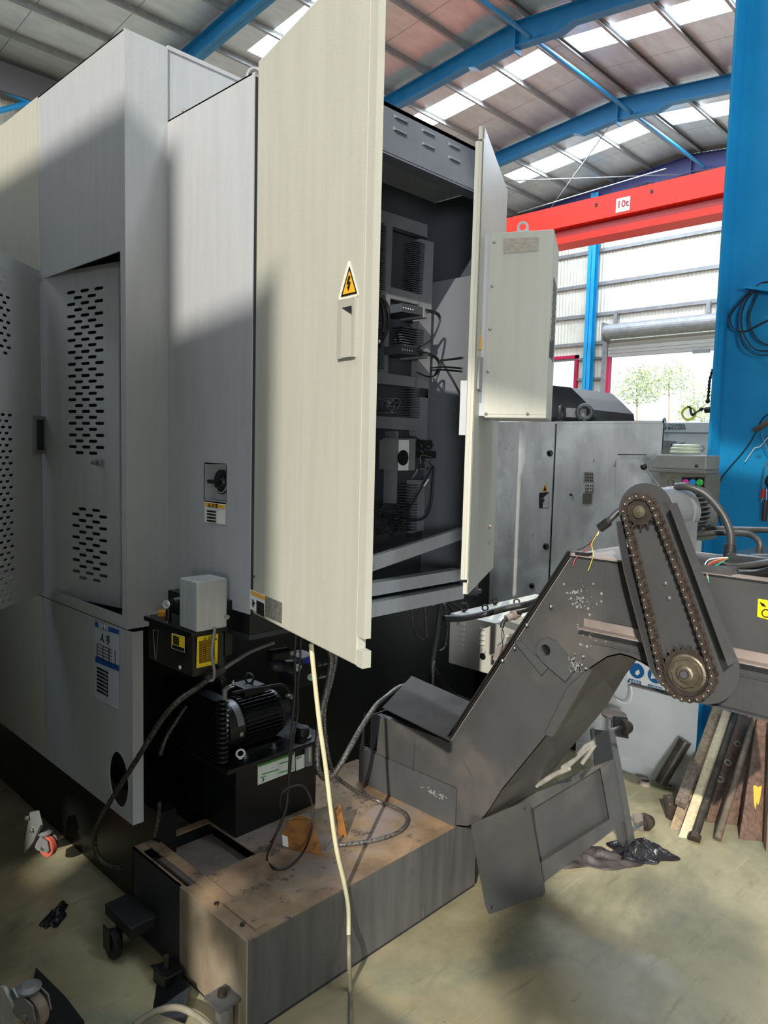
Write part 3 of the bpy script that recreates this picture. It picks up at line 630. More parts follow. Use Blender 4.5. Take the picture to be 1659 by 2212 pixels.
# slotted wiring ducts: combs
def duct(pa, pb, wpx, rows, cf, name='slotted_duct'):
    mb = MB(); A = P('y', YB-.03, *cf(*pa)); B = P('y', YB-.03, *cf(*pb)); n = rows
    W = (P('y', YB-.03, *cf(pa[0]+wpx, pa[1]))-A).x
    for i in range(n):
        t = i/(n-1); q = A.lerp(B, t); h_ = abs(A.z-B.z)/n*.55
        mb.box(q.x, q.x+W, YB-.055, YB-.004, q.z-h_/2, q.z+h_/2)
    return mb.build(name, M_inner, ec)
duct((110, 330), (85, 1880), 110, 60, cN); duct((530, 520), (500, 1060), 110, 24, cN); duct((390, 1440), (380, 1660), 240, 9, cN); duct((470, 90), (465, 370), 115, 12, cO)
duct((420, 1050), (410, 1500), 140, 17, cO); duct((270, 520), (265, 640), 70, 6, cO)
# circuit modules
for (x, y, w_, h_) in ((370, 1250, 230, 45), (360, 1700, 235, 50)):
    a = P('y', YB-.10, *cN(x, y)); b = P('y', YB-.10, *cN(x+w_, y-30)); 
    o = MB().obox(Vector((a.x, YB-.13, a.z-.01)), (b.x-a.x, 0, .003), (0, .13, 0), (0, 0, .028)).build('drive_module', M_inner, ec)
    mb = MB()
    for k in range(5): mb.ball((a.x+.008+k*.012, YB-.131, a.z+.004), .0022, 8)
    mb.build('indicator_dot', M_white, o)
    mb = MB()
    for k in range(4): mb.box(b.x+.004+k*.006, b.x+.007+k*.006, YB-.135, YB-.02, a.z-.014, a.z+.022)
    mb.build('terminal_fin', M_zinc, o)
# servo drive with fan
a = P('y', YB-.16, *cO(425, 600)); b = P('y', YB-.16, *cO(525, 605)); c = P('y', YB-.16, *cO(415, 905))
o = MB().box(a.x, b.x, YB-.16, YB-.158, c.z, a.z).build('drive_front', M_whiteb, ec)
MB().box(b.x-.012, b.x+.035, YB-.157, YB-.03, c.z, a.z).build('heat_sink', M_zinc, ec)
MB().lathe(((a.x+b.x)/2-.006, YB-.161, c.z+(a.z-c.z)*.42), (0, -1, 0), [(.026, 0), (.026, .003), (.010, .004)], 24).build('cooling_fan', M_black, o)
mb = MB()
for k in range(8): mb.box(b.x+.002+k*.0042, b.x+.004+k*.0042, YB-.16, YB-.03, c.z+.004, a.z+.006)
mb.build('heat_sink_fin', M_zinc, ec)
# contactor block and heap of cut wires
for (x, y, w_, h_) in ((620, 600, 90, 90), (640, 710, 110, 70)):
    a = P('y', YB-.1, *cO(x, y)); b = P('y', YB-.1, *cO(x+w_, y+h_)); MB().box(a.x, b.x, YB-.12, YB-.03, b.z, a.z).build('contactor', M_blacks, ec)
def wires(region, cf, n, name, y0_, y1_, mats, r=.0016):
    groups = {}
    for i in range(n):
        pts = []; x, y = random.uniform(region[0], region[2]), random.uniform(region[1], region[3]); dy = random.uniform(y0_, y1_)
        for k in range(4):
            pts.append(P('y', dy, *cf(x, y))); x += random.gauss(0, 50); y += random.gauss(0, 34); x = min(max(x, region[0]), region[2]); y = min(max(y, region[1]), region[3]); dy = min(max(dy+random.gauss(0, .012), y0_), y1_)
        groups.setdefault(i % len(mats), MB()).tube(spline(pts, 5), r, 5)
    for k, g in groups.items(): setp(g.build(name, mats[k], ec), kind='stuff')
wires((90, 1240, 540, 1560), cO, 60, 'loose_wire_bundle', YF+.06, YB-.03, [M_cable, M_cable, M_cable])
wires((200, 190, 440, 330), cO, 24, 'loose_wire_bundle', YB-.1, YB-.04, [M_cable, M_steel], .0013)
wires((640, 640, 770, 900), cO, 26, 'loose_wire_bundle', YB-.13, YB-.04, [M_cable, M_zinc], .0012)
wires((110, 900, 200, 1500), cN, 26, 'loose_wire_bundle', YB-.14, YB-.05, [M_cable], .0035)
def cw(pts, cf, r, mt, yy, name='loose_cable'): return wire(name, [P('y', yy[i] if isinstance(yy, (list, tuple)) else yy, *cf(*p)) for i, p in enumerate(pts)], r, mt, ec)
cw([(180, 1100), (270, 1180), (300, 1300), (290, 1440), (200, 1640)], cN, .006, M_cable, YB-.10); cw([(160, 1120), (230, 1200), (255, 1350), (240, 1500)], cN, .007, M_cable, YB-.12)
cw([(700, 1250), (820, 1280), (860, 1350), (820, 1480), (760, 1580), (610, 1670)], cN, .003, M_cable, YB-.14); cw([(720, 1270), (830, 1310), (850, 1400), (780, 1560)], cN, .003, M_cable, YB-.13)
cw([(610, 1700), (780, 1740), (850, 1820), (830, 1940), (740, 1980), (610, 1935)], cN, .003, M_cable, YB-.14); cw([(620, 1730), (780, 1760), (845, 1850), (800, 1960)], cN, .003, M_cable, YB-.13)
cw([(860, 1805), (980, 1790), (1110, 1775)], cN, .004, M_cable, [YB-.06, 1.62, 1.385]); cw([(750, 1885), (900, 1875), (1100, 1890)], cN, .003, M_cable, [YB-.06, 1.62, 1.385]); cw([(760, 1910), (900, 1905), (1100, 1925)], cN, .003, M_cable, [YB-.06, 1.62, 1.385])
cw([(770, 870), (760, 1050), (740, 1250), (680, 1370), (560, 1400), (300, 1370), (150, 1330)], cO, .004, M_cable, YB-.1); cw([(760, 860), (600, 1160), (340, 1590)], cO, .003, M_cable, YB-.12)
cw([(715, 995), (672, 1060)], cO, .0032, M_white, YB-.13); cw([(605, 890), (590, 930), (552, 985)], cO, .003, M_creamd, YB-.13)
# chromed gas strut / clamp beside the left door
cl = MB(); a = PV((1.3, 1.5), (1, .3), *cN(125, 1600)); b = PV((1.3, 1.5), (1, .3), *cN(95, 2212)); b2 = PV((1.3, 1.5), (1, .3), *cO(100, 1050))
MB().cyl(a, b2, .004, 10).build('stay_rod', M_creamd, ec); MB().ball(a, .012, 10, (1, 1, 2)).ball(PV((1.3, 1.5), (1, .3), *cN(190, 1600)), .007).cyl(a, PV((1.3, 1.5), (1, .3), *cN(190, 1600)), .005).ball(PV((1.3, 1.5), (1, .3), *cN(110, 1380)), .007, 10, (1, 1, 3)).build('rod_clamp', M_chrome, ec)

# door A (left leaf, swung towards the camera)
hA = Vector((1.118, 1.565, 0)); dA = -vdir(-204); nA = Vector((dA.y, -dA.x, 0)); nA = -nA if nA.x > 0 else nA    # outward = -X side
def onA(px, py, off=0): return PV(hA+nA*off, dA, px, py)
WA = .548
da = MB().obox(hA+dA*.024+Vector((0, 0, 1.068)), dA*(WA-.024), -nA*.022, (0, 0, 1.356)).build('cabinet_door', M_cream, ec, label='left cabinet door leaf in full sun', bevel=.003)
MB().obox(hA+dA*.002-nA*.010+Vector((0, 0, 1.075)), dA*.021, -nA*.010, (0, 0, 1.34)).build('hinge_gap_shade', M_dark, ec)  # dark strip painting the shade in the gap beside the door
# stepped edge return at the free edge, cut out near the bottom
eb = MB(); e0 = hA+dA*WA
eb.obox(e0-nA*.0+Vector((0, 0, 1.128)), dA*.026, -nA*.004, (0, 0, 1.296)); eb.obox(e0-nA*.004+dA*.022+Vector((0, 0, 1.128)), dA*.004, -nA*.012, (0, 0, 1.296))
eb.obox(e0+Vector((0, 0, 1.068)), dA*.022, -nA*.02, (0, 0, .034))
eb.build('door_edge_return', M_cream, da)
def rrect(a, b, c, d): return [a, b, c, d]
def quadA(pts, mt, name, off, t=.002, par=None): q = [onA(*p, off) for p in pts]; return MB().prism(q, nA*t).build(name, mt, par or da)
tri = quadA([cD(168, 948), cD(226, 1165), cD(220, 1178), cD(105, 1202), cD(98, 1190), cD(160, 952)], mat('sign_cream_border', '#e6e2cc', None, .4), 'warning_sign', 0)
quadA([cD(167, 982), cD(216, 1156), cD(112, 1181)], M_ink, 'sign_border', .0025, .001, tri); quadA([cD(166, 1012), cD(204, 1147), cD(124, 1166)], M_amber, 'sign_face', .004, .001, tri)
quadA([cD(163, 1040), cD(173, 1048), cD(161, 1085), cD(174, 1082), cD(163, 1128), cD(156, 1128), cD(162, 1096), cD(148, 1100)], M_ink, 'lightning_bolt', .0055, .001, tri); quadA([cD(151, 1112), cD(169, 1110), cD(158, 1140)], M_ink, 'arrow_tip', .0055, .001, tri)
hb = quadA([cD(104, 1212), cD(216, 1180), cD(208, 1572), cD(98, 1590)], mat('handle_plate', '#a7a49b', None, .4), 'handle_plate', 0, .006)
quadA([cD(118, 1252), cD(179, 1238), cD(176, 1570), cD(112, 1578)], mat('handle_recess_paint', '#b5b3a8', None, .4), 'handle_recess', .0065, .001, hb)
quadA([cD(118, 1252), cD(179, 1238), cD(178, 1290)], M_dark, 'finger_gap', .008, .001, hb)
lb = quadA([(541.5, 1273), (573, 1287), (572, 1329), (541.5, 1315)], M_white, 'warning_label', 0, .0015); quadA([(542, 1275), (572, 1288), (572, 1296), (542, 1282)], M_amber, 'warning_band', .002, .001, lb)
quadA([(544, 1294), (547, 1296), (549, 1300), (552, 1304), (549, 1305), (547.5, 1311), (546, 1311), (546.5, 1304), (543, 1307), (546, 1300)], M_ink, 'falling_figure', .002, .001, lb)
for k in range(6): text('觸電危險請注意', .0068, onA(554, 1301+k*4.6, .0022), dA, (0, 0, 1), M_ink, lb)
lb = quadA([(574, 1287), (610, 1302), (609, 1347), (573, 1330)], mat('etched_plate', '#8d8c84', '#6d6c66', .4, .5, scale=90), 'etched_plate', 0, .0015)
for k in range(5): text('XX - 000 WIRING', .006, onA(577, 1297+k*7, .002), dA, (0, 0, 1), M_ink, lb) if False else None
MB().cyl(onA(549, 1245), onA(549, 1245, .002), .003, 12).build('screw', M_iron, da)

# door B (right leaf) with the cooling unit on its outer side
fB = Vector((1.754, 1.34, 0)); dB = vdir(1301); nB = Vector((dB.y, -dB.x, 0))
if nB.x < 0: nB = -nB
db = MB().obox(fB+dB*.012+Vector((0, 0, 1.068)), dB*.53, -nB*.004, (0, 0, 1.356)).build('cabinet_door', M_cream, ec, label='right cabinet door leaf seen nearly edge-on', bevel=.0)
eb = MB(); eb.obox(fB+Vector((0, 0, 1.112)), dB*.003, -nB*.022, (0, 0, 1.27)); eb.obox(fB-nB*.022+Vector((0, 0, 1.112)), dB*.03, -nB*.0022, (0, 0, 1.27))
eb.obox(fB-nB*.022+Vector((0, 0, 1.112)), -dB*.004, nB*.01, (0, 0, 1.27)); eb.obox(fB+Vector((0, 0, 1.068)), dB*.012, -nB*.016, (0, 0, .034)); eb.obox(fB+Vector((0, 0, 2.388)), dB*.012, -nB*.016, (0, 0, .036)); eb.obox(fB+Vector((0, 0, 1.068)), dB*.012, -nB*.004, (0, 0, 1.356))
eb.build('door_edge_return', M_cream, db)
MB().obox(fB-nB*.022+Vector((0, 0, 1.545)), -nB*.022, dB*.06, (0, 0, .16)).build('cable_clip_box', M_grey, db)
tri = MB(); s_ = fB+dB*.05+nB*.001
def onB(px, py, off=0): return PV(fB+nB*off, dB, px, py)
MB().prism([onB(*cN(1305, 1500), .001), onB(*cN(1318, 1700), .001), onB(*cN(1278, 1680), .001)], nB*.001).build('warning_sign', M_amber, db)
hb = MB().prism([onB(*cN(1272, 1790), .001), onB(*cN(1315, 1760), .001), onB(*cN(1300, 2150), .001), onB(*cN(1255, 2110), .001)], nB*.006).build('handle_plate', mat('handle_plate_grey', '#8b8b88', None, .4), db)
# two small screws on the door
for p in ((486, 1260), (480, 1428)): MB().cyl(onB(*cR(*p)), onB(*cR(*p), .005), .005, 10).build('screw', M_iron, db)
UC = fB+dB*.085; s1, s2 = .015, .202; zu0, zu1 = 1.600, 2.150; ud = .235
fan = MB()
cu = MB(); cu.obox(UC+nB*s1+Vector((0, 0, zu0)), nB*(s2-s1), dB*ud, (0, 0, zu1-zu0)); cu_o = cu.build('cooling_unit', M_cream, ec, label='cooling unit on the right cabinet door', bevel=.004)
MB().obox(UC+dB*.0+Vector((0, 0, zu0+.006)), nB*.016, dB*ud, (0, 0, zu1-zu0-.012)).build('unit_mounting_frame', M_grey, cu_o)
MB().obox(UC+nB*(s1-.0)-dB*.0015+Vector((0, 0, zu0+.012)), nB*(s2-s1-.006), dB*.0012, (0, 0, zu1-zu0-.02)).build('unit_side_cover', M_cream, cu_o)
def onU(px, py, off=0): return PV(UC-dB*(.003+off), nB, px, py)
for p in ((1108, 825), (1095, 1110), (1082, 1392), (1068, 1668), (1056, 1940), (1328, 1941), (1385, 795)):
    if p[0] > 1380: continue
    q = onU(*cD(*p)); MB().ball(q, .005, 12).build('screw', M_steel, cu_o)
lb = MB().prism([onU(*cD(1170, 802)), onU(*cD(1400, 790)), onU(*cD(1398, 882)), onU(*cD(1170, 900))], -dB*.0012).build('worn_label', mat('worn_label', '#a9a394', '#968f80', .6, scale=60, stretch=(1, 1, 4), spot='#b9783e', sscale=30, samt=.66), cu_o)
q = onU(*cD(1262, 752)); rg = MB(); 
pr_ = holed([(-.017, 0), (.017, 0), (.017, .016)]+[(.017*math.cos(a), .018+.017*math.sin(a)) for a in [math.pi*i/12 for i in range(13)]]+[(-.017, .016)], [circ(0, .0185, .010, 16)], Vector((q.x, q.y, zu1-.002))+nB*.012+dB*.02, nB, (0, 0, 1), dB, .005)
pr_.build('lifting_lug', M_dirty, cu_o)
# perforated mesh on the unit front
F0 = UC+nB*s2; mb = MB()
mm = MB()
for i in range(22):
    for k in range(7):
        c = F0+dB*(.05+k*.022+(.011 if i % 2 else 0))+Vector((0, 0, zu0+.19+i*.011)); mm.obox(c-dB*.008-Vector((0, 0, .0035)), dB*.016, (0, 0, .007), nB*.0008)
mm.build('vent_mesh', M_dark, cu_o)
MB().obox(F0+dB*.01+Vector((0, 0, zu0+.18)), dB*.003, nB*.012, (0, 0, .05)).build('power_tag', M_dark, cu_o)
# eye bolts on the cabinet roof
def eyebolt(name, c, ax, R, r, mtl, parent=None, neck=.01, **k):
    c = Vector(c); mb = MB().ring(c+Vector((0, 0, neck+R)), ax, R, r, 24, 8).cyl(c, c+Vector((0, 0, neck+.2*R)), r*1.1, 10).lathe(c, (0, 0, 1), [(r*2, 0), (r*2, neck*.5)], 14)
    return mb.build(name, mtl, parent, **k)
for (px, py, dd) in ((392, 247, .14), (549, 160, .0)):
    q = P('x', 1.18, px, py); eyebolt('eye_bolt', (1.18, q.y, Z1), (1, .6, 0), .019, .006, M_zinc, ec)
cV = crop(300, 1230, .1567); cW = crop(380, 1440, .1929); cX = crop(560, 1360, .12055); cY = crop(1250, 1380, .24653); cZ = crop(1500, 540, .11752); c1 = crop(1520, 840, .15376)
# ================================================================ coolant tank (rusty flat-topped box)
ZTK = .263; ty0, ty1 = 1.44, 2.04; tx0, tx1 = 1.035, 1.985
ct = thing('coolant_tank', (1.5, 1.74, 0), 'long low dark grey tank with a rusty brown top under the hoses', 'tank')
def T2(px, py): q = P('z', ZTK, px, py); return (q.x, q.y)
holeq = [T2(*cH(1325, 1038)), T2(*cH(990, 850)), (1.16, 2.035-.01), (1.30, 2.02), (1.34, 1.752)]
holed([(tx0, ty0), (tx1, ty0), (tx1, ty1), (tx0, ty1)], [[(1.105, 1.752), (1.285, 1.752), (1.285, 2.01), (1.105, 2.01)], [(1.045, 1.745), (1.075, 1.745), (1.075, 2.0), (1.045, 2.0)]], (0, 0, ZTK-.004), (1, 0, 0), (0, 1, 0), (0, 0, 1), .004).build('top_plate', M_rtop, ct)
MB().box(1.072, 1.108, 1.46, 2.02, ZTK, ZTK+.004).build('edge_strip', M_rtop, ct)
MB().box(tx0, tx1, ty0, ty0+.004, .012, ZTK-.004).build('front_plate', M_tank, ct)
MB().box(tx0-.004, tx0, ty0, ty1-.28, .012, ZTK).build('end_plate', M_rend, ct)
MB().box(tx0, tx0+.004, ty1-.28, ty1, .012, ZTK).box(tx1-.004, tx1, ty0, ty1, .012, ZTK-.004).box(tx0, tx1, ty1-.004, ty1, .012, ZTK-.004).build('side_plate', M_dark, ct)
MB().box(tx0, tx1, ty0+.004, ty1, .0, .012).build('bottom_plate', M_dark, ct)
MB().box(1.08, 1.30, 1.72, 2.02, .20, .215).build('inner_tray', M_dust, ct)
for y in (1.5, 1.62): MB().cyl((1.06, y, ZTK), (1.06, y, ZTK+.006), .006, 8).build('bolt_head', M_iron, ct)
# tank foot with bolt at the lower left
ft = MB().box(.965, 1.035, 1.46, 1.53, .095, .103).box(1.0, 1.006, 1.46, 1.53, .02, .095).build('foot_bracket', M_tank, ct); MB().cyl((1.0, 1.50, .10), (1.0, 1.50, .118), .012, 6).build('bolt', M_iron, ft)

# ================================================================ chip conveyor
CX, CW = 1.86, .36
cv = thing('chip_conveyor', (2.04, 1.3, ZTK), 'dark grey inclined chip conveyor with an open chain drive', 'conveyor')
def px_(x): return lambda q: P('x', x, *q)
sx = px_(CX)
def S_(pts, x=CX): return [P('x', x, *q) for q in pts]
# side outline: tray top-left, bend, upper bend, top edge out past the frame, bottom edge, arch, belly, lower bend, bottom
zt = sx((1234, 1200)).z; zb = sx((1500, 1508)).z; ye = .36
prof = []
tl = sx((815, 1545)); prof += [Vector((CX, 1.81, .535)), Vector((CX, 1.475, .535))]
prof += [Vector((CX, sx((1237, 1199)).y, 1.212)), Vector((CX, ye, 1.212)), Vector((CX, ye, zb))]
arch = [(1400, 1440), (1385, 1431), (1362, 1420), (1339, 1414), (1312, 1420), (1292, 1433), (1275, 1444)]
prof += [Vector((CX, sx((1475, 1500)).y, zb))]+[sx(q) for q in arch]
prof += [sx(q) for q in ((1225, 1512), (1180, 1590), (1083, 1708), (1057, 1750), (1035, 1778), (1008, 1787), (985, 1785))]
prof = [Vector((CX, p.y, max(p.z, ZTK+.002))) for p in prof]
prof += [Vector((CX, 1.90, ZTK+.002)), Vector((CX, 1.90, .40)), Vector((CX, 1.81, .40))]
o = MB().prism(prof, (.004, 0, 0)).build('side_plate', M_conv, cv)
o2 = MB().prism([p+Vector((CW, 0, 0)) for p in prof], (.004, 0, 0)).build('side_plate', M_conv, cv)
# belly sheet between the side plates (follows the underside)
i0 = 4; under = prof[5:-3]
mb = MB(); 
for a, b in zip(under[:-1], under[1:]): mb.add([a, b, b+Vector((CW, 0, 0)), a+Vector((CW, 0, 0)), a+Vector((0, 0, .004)), b+Vector((0, 0, .004)), b+Vector((CW, 0, .004)), a+Vector((CW, 0, .004))], [(0, 1, 2, 3), (4, 5, 6, 7), (0, 1, 5, 4), (2, 3, 7, 6)])
mb.build('belly_sheet', M_conv, cv)
# top covers
tp = prof[1:4]
mb = MB()
for a, b in zip(tp[:-1], tp[1:]): mb.prism([a, b, b+Vector((CW, 0, 0)), a+Vector((CW, 0, 0))], (0, 0, .004))
mb.build('top_cover', M_dust, cv)
MB().box(CX, CX+CW, ye, ye+.004, zb, 1.212).build('discharge_end', M_conv, cv)
# rubber edged rails along the incline
a, b = prof[1], prof[2]; n_ = Vector((0, (b-a).z, -(b-a).y)).normalized()
for k, off in enumerate((.004, .016)):
    MB().obox(a+Vector((-.004+k*.006, 0, 0))+n_*off, b-a, n_*.005, (.012, 0, 0)).build('edge_rail', M_blacks, cv)
MB().obox(Vector((CX-.004, 1.475, .537)), (0, .03, .001), (.02, 0, 0), (0, 0, .005)).build('edge_rail', M_blacks, cv)
MB().obox(Vector((CX-.004, 1.50, .537)), (0, .31, .0), (.022, 0, 0), (0, 0, .003)).build('tray_lip', M_conv2, cv)
# top edge angle on the horizontal part
MB().obox((CX-.012, ye, 1.212), (0, prof[2].y-ye, 0), (.03, 0, 0), (0, 0, .005)).build('top_edge_angle', M_dust, cv)
# angle shelf and long rib lines
q = sx((1262, 1352)); MB().box(CX-.035, CX, ye, q.y, q.z-.004, q.z).box(CX-.004, CX, ye, q.y, q.z, q.z+.022).build('side_shelf', M_dust, cv)
q2 = sx((1278, 1385)); MB().box(CX-.004, CX, ye, q2.y, q2.z-.004, q2.z).build('side_rib', M_conv, cv)
MB().box(CX-.02, CX, ye, .86, zb-.004, zb).build('bottom_flange', M_conv2, cv)
# incline flange plate, stiffener, lifting lug
def sl_(pts, name, m_=M_conv, t=.006, off=0): return MB().prism([P('x', CX-off, *q) for q in pts], (-t, 0, 0)).build(name, m_, cv)
g = sl_([cJ(470, 840), cJ(500, 840), cJ(628, 965), cJ(600, 998)], 'diagonal_stiffener', M_conv2, .012)
gp = [cJ(770, 1010), cJ(785, 1025), cJ(650, 1300), cJ(612, 1288), cJ(620, 1262)]
sl_([cJ(720, 1060), cJ(820, 970), cJ(830, 985), cJ(650, 1290), cJ(612, 1280)], 'lower_angle', M_conv, .010)
# flange the underside angle in real depth
lugp = [cJ(600, 930), cJ(578, 895), cJ(580, 860), cJ(600, 832), cJ(632, 824), cJ(660, 838), cJ(768, 960), cJ(712, 1028)]
lq = [P('x', CX, *q) for q in lugp]; hc = P('x', CX, *cJ(620, 880)); 
holed([(q.y, q.z) for q in lq], [circ(hc.y, hc.z, .0165, 20)], (CX-.014, 0, 0), (0, 1, 0), (0, 0, 1), (1, 0, 0), .014).build('lifting_lug', M_conv2, cv)
MB().cyl((CX-.0015, hc.y, hc.z), (CX-.0005, hc.y, hc.z), .0165, 20).build('lug_hole_shade', M_black, cv)  # black disc standing in for the shade inside the lug hole
# vertical panel seam and access plate on the upper part
MB().prism(S_([cJ(895, 475), cJ(1010, 500), cJ(1095, 785), cJ(880, 745)]), (-.003, 0, 0)).build('overlap_plate', M_conv, cv)
sq = [(1638, 1293), (1665, 1298), (1665, 1340), (1636, 1332)]
st = MB().prism(S_(sq), (-.0012, 0, 0)).build('warning_sticker', M_yellow, cv)
MB().prism(S_([(1641, 1300), (1650, 1304), (1655, 1311), (1646, 1309)], CX-.0014), (-.001, 0, 0)).build('sticker_symbol', M_ink, st); MB().ring(P('x', CX-.002, 1655, 1325), (1, 0, 0), .009, .0014, 20, 6).build('sticker_symbol', M_ink, st)
def chips(region, cf, n, sd, elong=1.0, x=CX-.0006):
    rnd = random.Random(sd); mb = MB(); c0 = P('x', x, *cf((region[0]+region[2])/2, (region[1]+region[3])/2)); a = P('x', x, *cf(region[0], region[1])); b = P('x', x, *cf(region[2], region[3]))
    for i in range(n):
        y = c0.y+rnd.gauss(0, abs(a.y-b.y)/4); z = c0.z+rnd.gauss(0, abs(a.z-b.z)/4); s = rnd.uniform(.001, .0045); k = rnd.randint(5, 7); ph = rnd.random()*6
        mb.prism([(x, y+s*elong*math.cos(ph+6.283*j/k)*rnd.uniform(.6, 1.2)*(.6 if elong > 1 else 1), z+s*math.sin(ph+6.283*j/k)*rnd.uniform(.6, 1.2)) for j in range(k)], (-.0004, 0, 0))
    return mb
M_chip = plain('paint_chip_primer', '#858684', .7)
setp(chips((700, 560, 860, 720), cJ, 60, 3).build('paint_chips', M_chip, cv), kind='stuff')
setp(chips((760, 740, 900, 900), cJ, 16, 4).build('paint_chips', M_chip, cv), kind='stuff')
setp(chips((1150, 540, 1280, 640), cI, 45, 5, x=CX-.0086).build('paint_chips', M_chip, cv), kind='stuff')
setp(chips((700, 900, 780, 1000), cJ, 35, 6, x=CX-.0145).build('paint_chips', M_chip, cv), kind='stuff')
# tray: upper box with ledge, gusset
MB().box(CX-.008, CX, 1.44, 1.87, .392, .396).box(CX-.008, CX-.004, 1.435, 1.87, ZTK+.002, .392).build('lower_channel', M_conv2, cv)
g0 = sx((905, 1590)); MB().prism([(CX, 1.625, .53), (CX-.016, 1.625, .398), (CX, 1.625, .398)], (0, .004, 0)).build('gusset', M_conv, cv)
MB().prism([(CX, 1.875, .53), (CX-.016, 1.875, .398), (CX, 1.875, .398)], (0, .004, 0)).build('gusset', M_conv, cv)
mb = MB().box(CX, CX+CW, 1.84, 1.844, .27, .53).box(CX+.02, CX+CW-.02, 1.48, 1.84, .40, .404); mb.build('tray_floor', M_dark, cv)
# fold rib marks near the lower bend
sl_([cI(1345, 235), cI(1350, 232), cI(1502, 430), cI(1490, 440)], 'crease_rib', M_conv, .003); sl_([cI(1380, 390), cI(1384, 388), cI(1446, 492), cI(1440, 498)], 'crease_rib', M_conv2, .002)
# cover plate of the tray, lying loose and slightly tilted
pts = [P('z', .548, 972, 1602), P('z', .562, 1022, 1520), P('z', .60, 948, 1486), P('z', .586, 826, 1530)]; pts[2] = pts[1]+pts[3]-pts[0]
lp_ = MB().prism(pts, (0, 0, .003)).build('tray_cover', mat('tray_cover_steel', '#5b544f', '#48433f', .75, .0, spec=.25, scale=5, spot='#958d86', sscale=30, samt=.66), label='loose steel plate lying on the conveyor tray beside the hoses', cat='cover plate')
# bolts on the rails
for p in ((1190, 1310), (1138, 1350), (1085, 1427), (1112, 1400)):
    q = P('x', CX-.01, *p); MB().ball(q, .006, 8).build('rivet', M_steel, cv)

# ---- chain case
KX = 1.815
T = P('x', KX, 1389.7, 1104.6); B = P('x', KX, 1490, 1451); T = Vector((KX, T.y, T.z)); B = Vector((KX, B.y, B.z))
ax_ = (T-B).normalized(); cr_ = Vector((0, ax_.z, -ax_.y))     # across
def arc(c, r, a0, a1, n=16): return [c+(ax_*math.cos(a)+cr_*math.sin(a))*r for a in [a0+(a1-a0)*i/n for i in range(n+1)]]
RT_, RB_ = .070, .110
phi = math.asin((RB_-RT_)/(T-B).length)
Tp, Bp = P('x', KX, 1393, 1103), P('x', KX, 1512, 1440); _ax, _cr = ax_, cr_
ax_ = (Tp-Bp).normalized(); cr_ = Vector((0, ax_.z, -ax_.y)); RT_, RB_ = .071, .092; phi = math.asin((RB_-RT_)/(Tp-Bp).length)
outl = arc(Tp, RT_, -math.pi/2-phi, math.pi/2+phi)+arc(Bp, RB_, math.pi/2+phi, 3*math.pi/2-phi, 22)
ax_, cr_ = _ax, _cr
cc = MB().prism(outl, (.005, 0, 0)).build('chain_case_plate', M_conv, cv)
def strip(pts, name, d=.045, t=.003):
    mb = MB()
    for a, b in zip(pts[:-1], pts[1:]): mb.obox(a, b-a, Vector((-d, 0, 0)), Vector((0, -(b-a).z, (b-a).y)).normalized()*t)
    return mb.build(name, M_conv, cc)
kx = px_(KX)
R0, R1 = kx((1463, 1086)), kx((1590, 1430)); strip([R0, R1], 'case_edge_flange', .046)
Lp = [kx(q) for q in ((1347, 1125), (1352, 1165), (1364, 1230), (1385, 1310), (1404, 1380), (1420, 1440), (1440, 1470))]; strip(Lp, 'case_edge_flange', .038)
for p in ((1437, 1260), (1445, 1292)):
    q = kx(p); MB().lathe(q, (-1, 0, 0), [(.005, 0), (.005, .003), (.002, .004)], 10).build('case_screw', M_steel, cc)
def sprocket(c, n, r, name, hub):
    pts = []
    for i in range(n):
        for (rr, da) in ((r-.006, -.25), (r-.0045, -.16), (r+.0045, -.05), (r+.0045, .05), (r-.0045, .16), (r-.006, .25)):
            a = 2*math.pi*(i+.5+da)/n; pts.append(c+Vector((0, math.cos(a), math.sin(a)))*rr+Vector((-.014, 0, 0)))
    o = MB().prism(pts, (-.006, 0, 0)).build(name, M_iron, cv); hub(o, c); return o
def hubT(o, c):
    MB().lathe(c, (-1, 0, 0), [(.015, 0), (.015, .023), (.016, .023), (.016, .026), (.006, .028)], 24).build('hub_nut', M_hub, o); MB().cyl(c+Vector((-.026, 0, 0)), c+Vector((-.030, 0, 0)), .004, 6).build('bolt', M_hub, o)
def hubB(o, c):
    MB().lathe(c, (-1, 0, 0), [(.047, 0), (.047, .021), (.043, .024), (.040, .024), (.040, .021), (.036, .021)], 36).build('hub_ring', M_hub, o)
    MB().cyl(c+Vector((-.020, 0, 0)), c+Vector((-.030, 0, 0)), .035, 8).build('hub_nut', M_hub, o)
    MB().lathe(c+Vector((-.028, 0, 0)), (-1, 0, 0), [(.021, 0), (.021, .005), (.017, .007), (.012, .007), (.012, .001)], 28).build('hub_washer', M_hub, o)
    MB().cyl(c+Vector((-.02, 0, 0)), c+Vector((-.038, 0, 0)), .009, 20).build('shaft_end', M_steel, o); q = c+Vector((-.03, 0, 0)); MB().box(q.x-.006, q.x, q.y+.006, q.y+.014, q.z-.010, q.z-.004).build('shaft_key', M_iron, o)
NT, NB, PT = 13, 21, .01905
rT, rB = PT/(2*math.sin(math.pi/NT)), PT/(2*math.sin(math.pi/NB))
sprocket(T, NT, rT, 'drive_sprocket', hubT); sprocket(B, NB, rB, 'driven_sprocket', hubB)
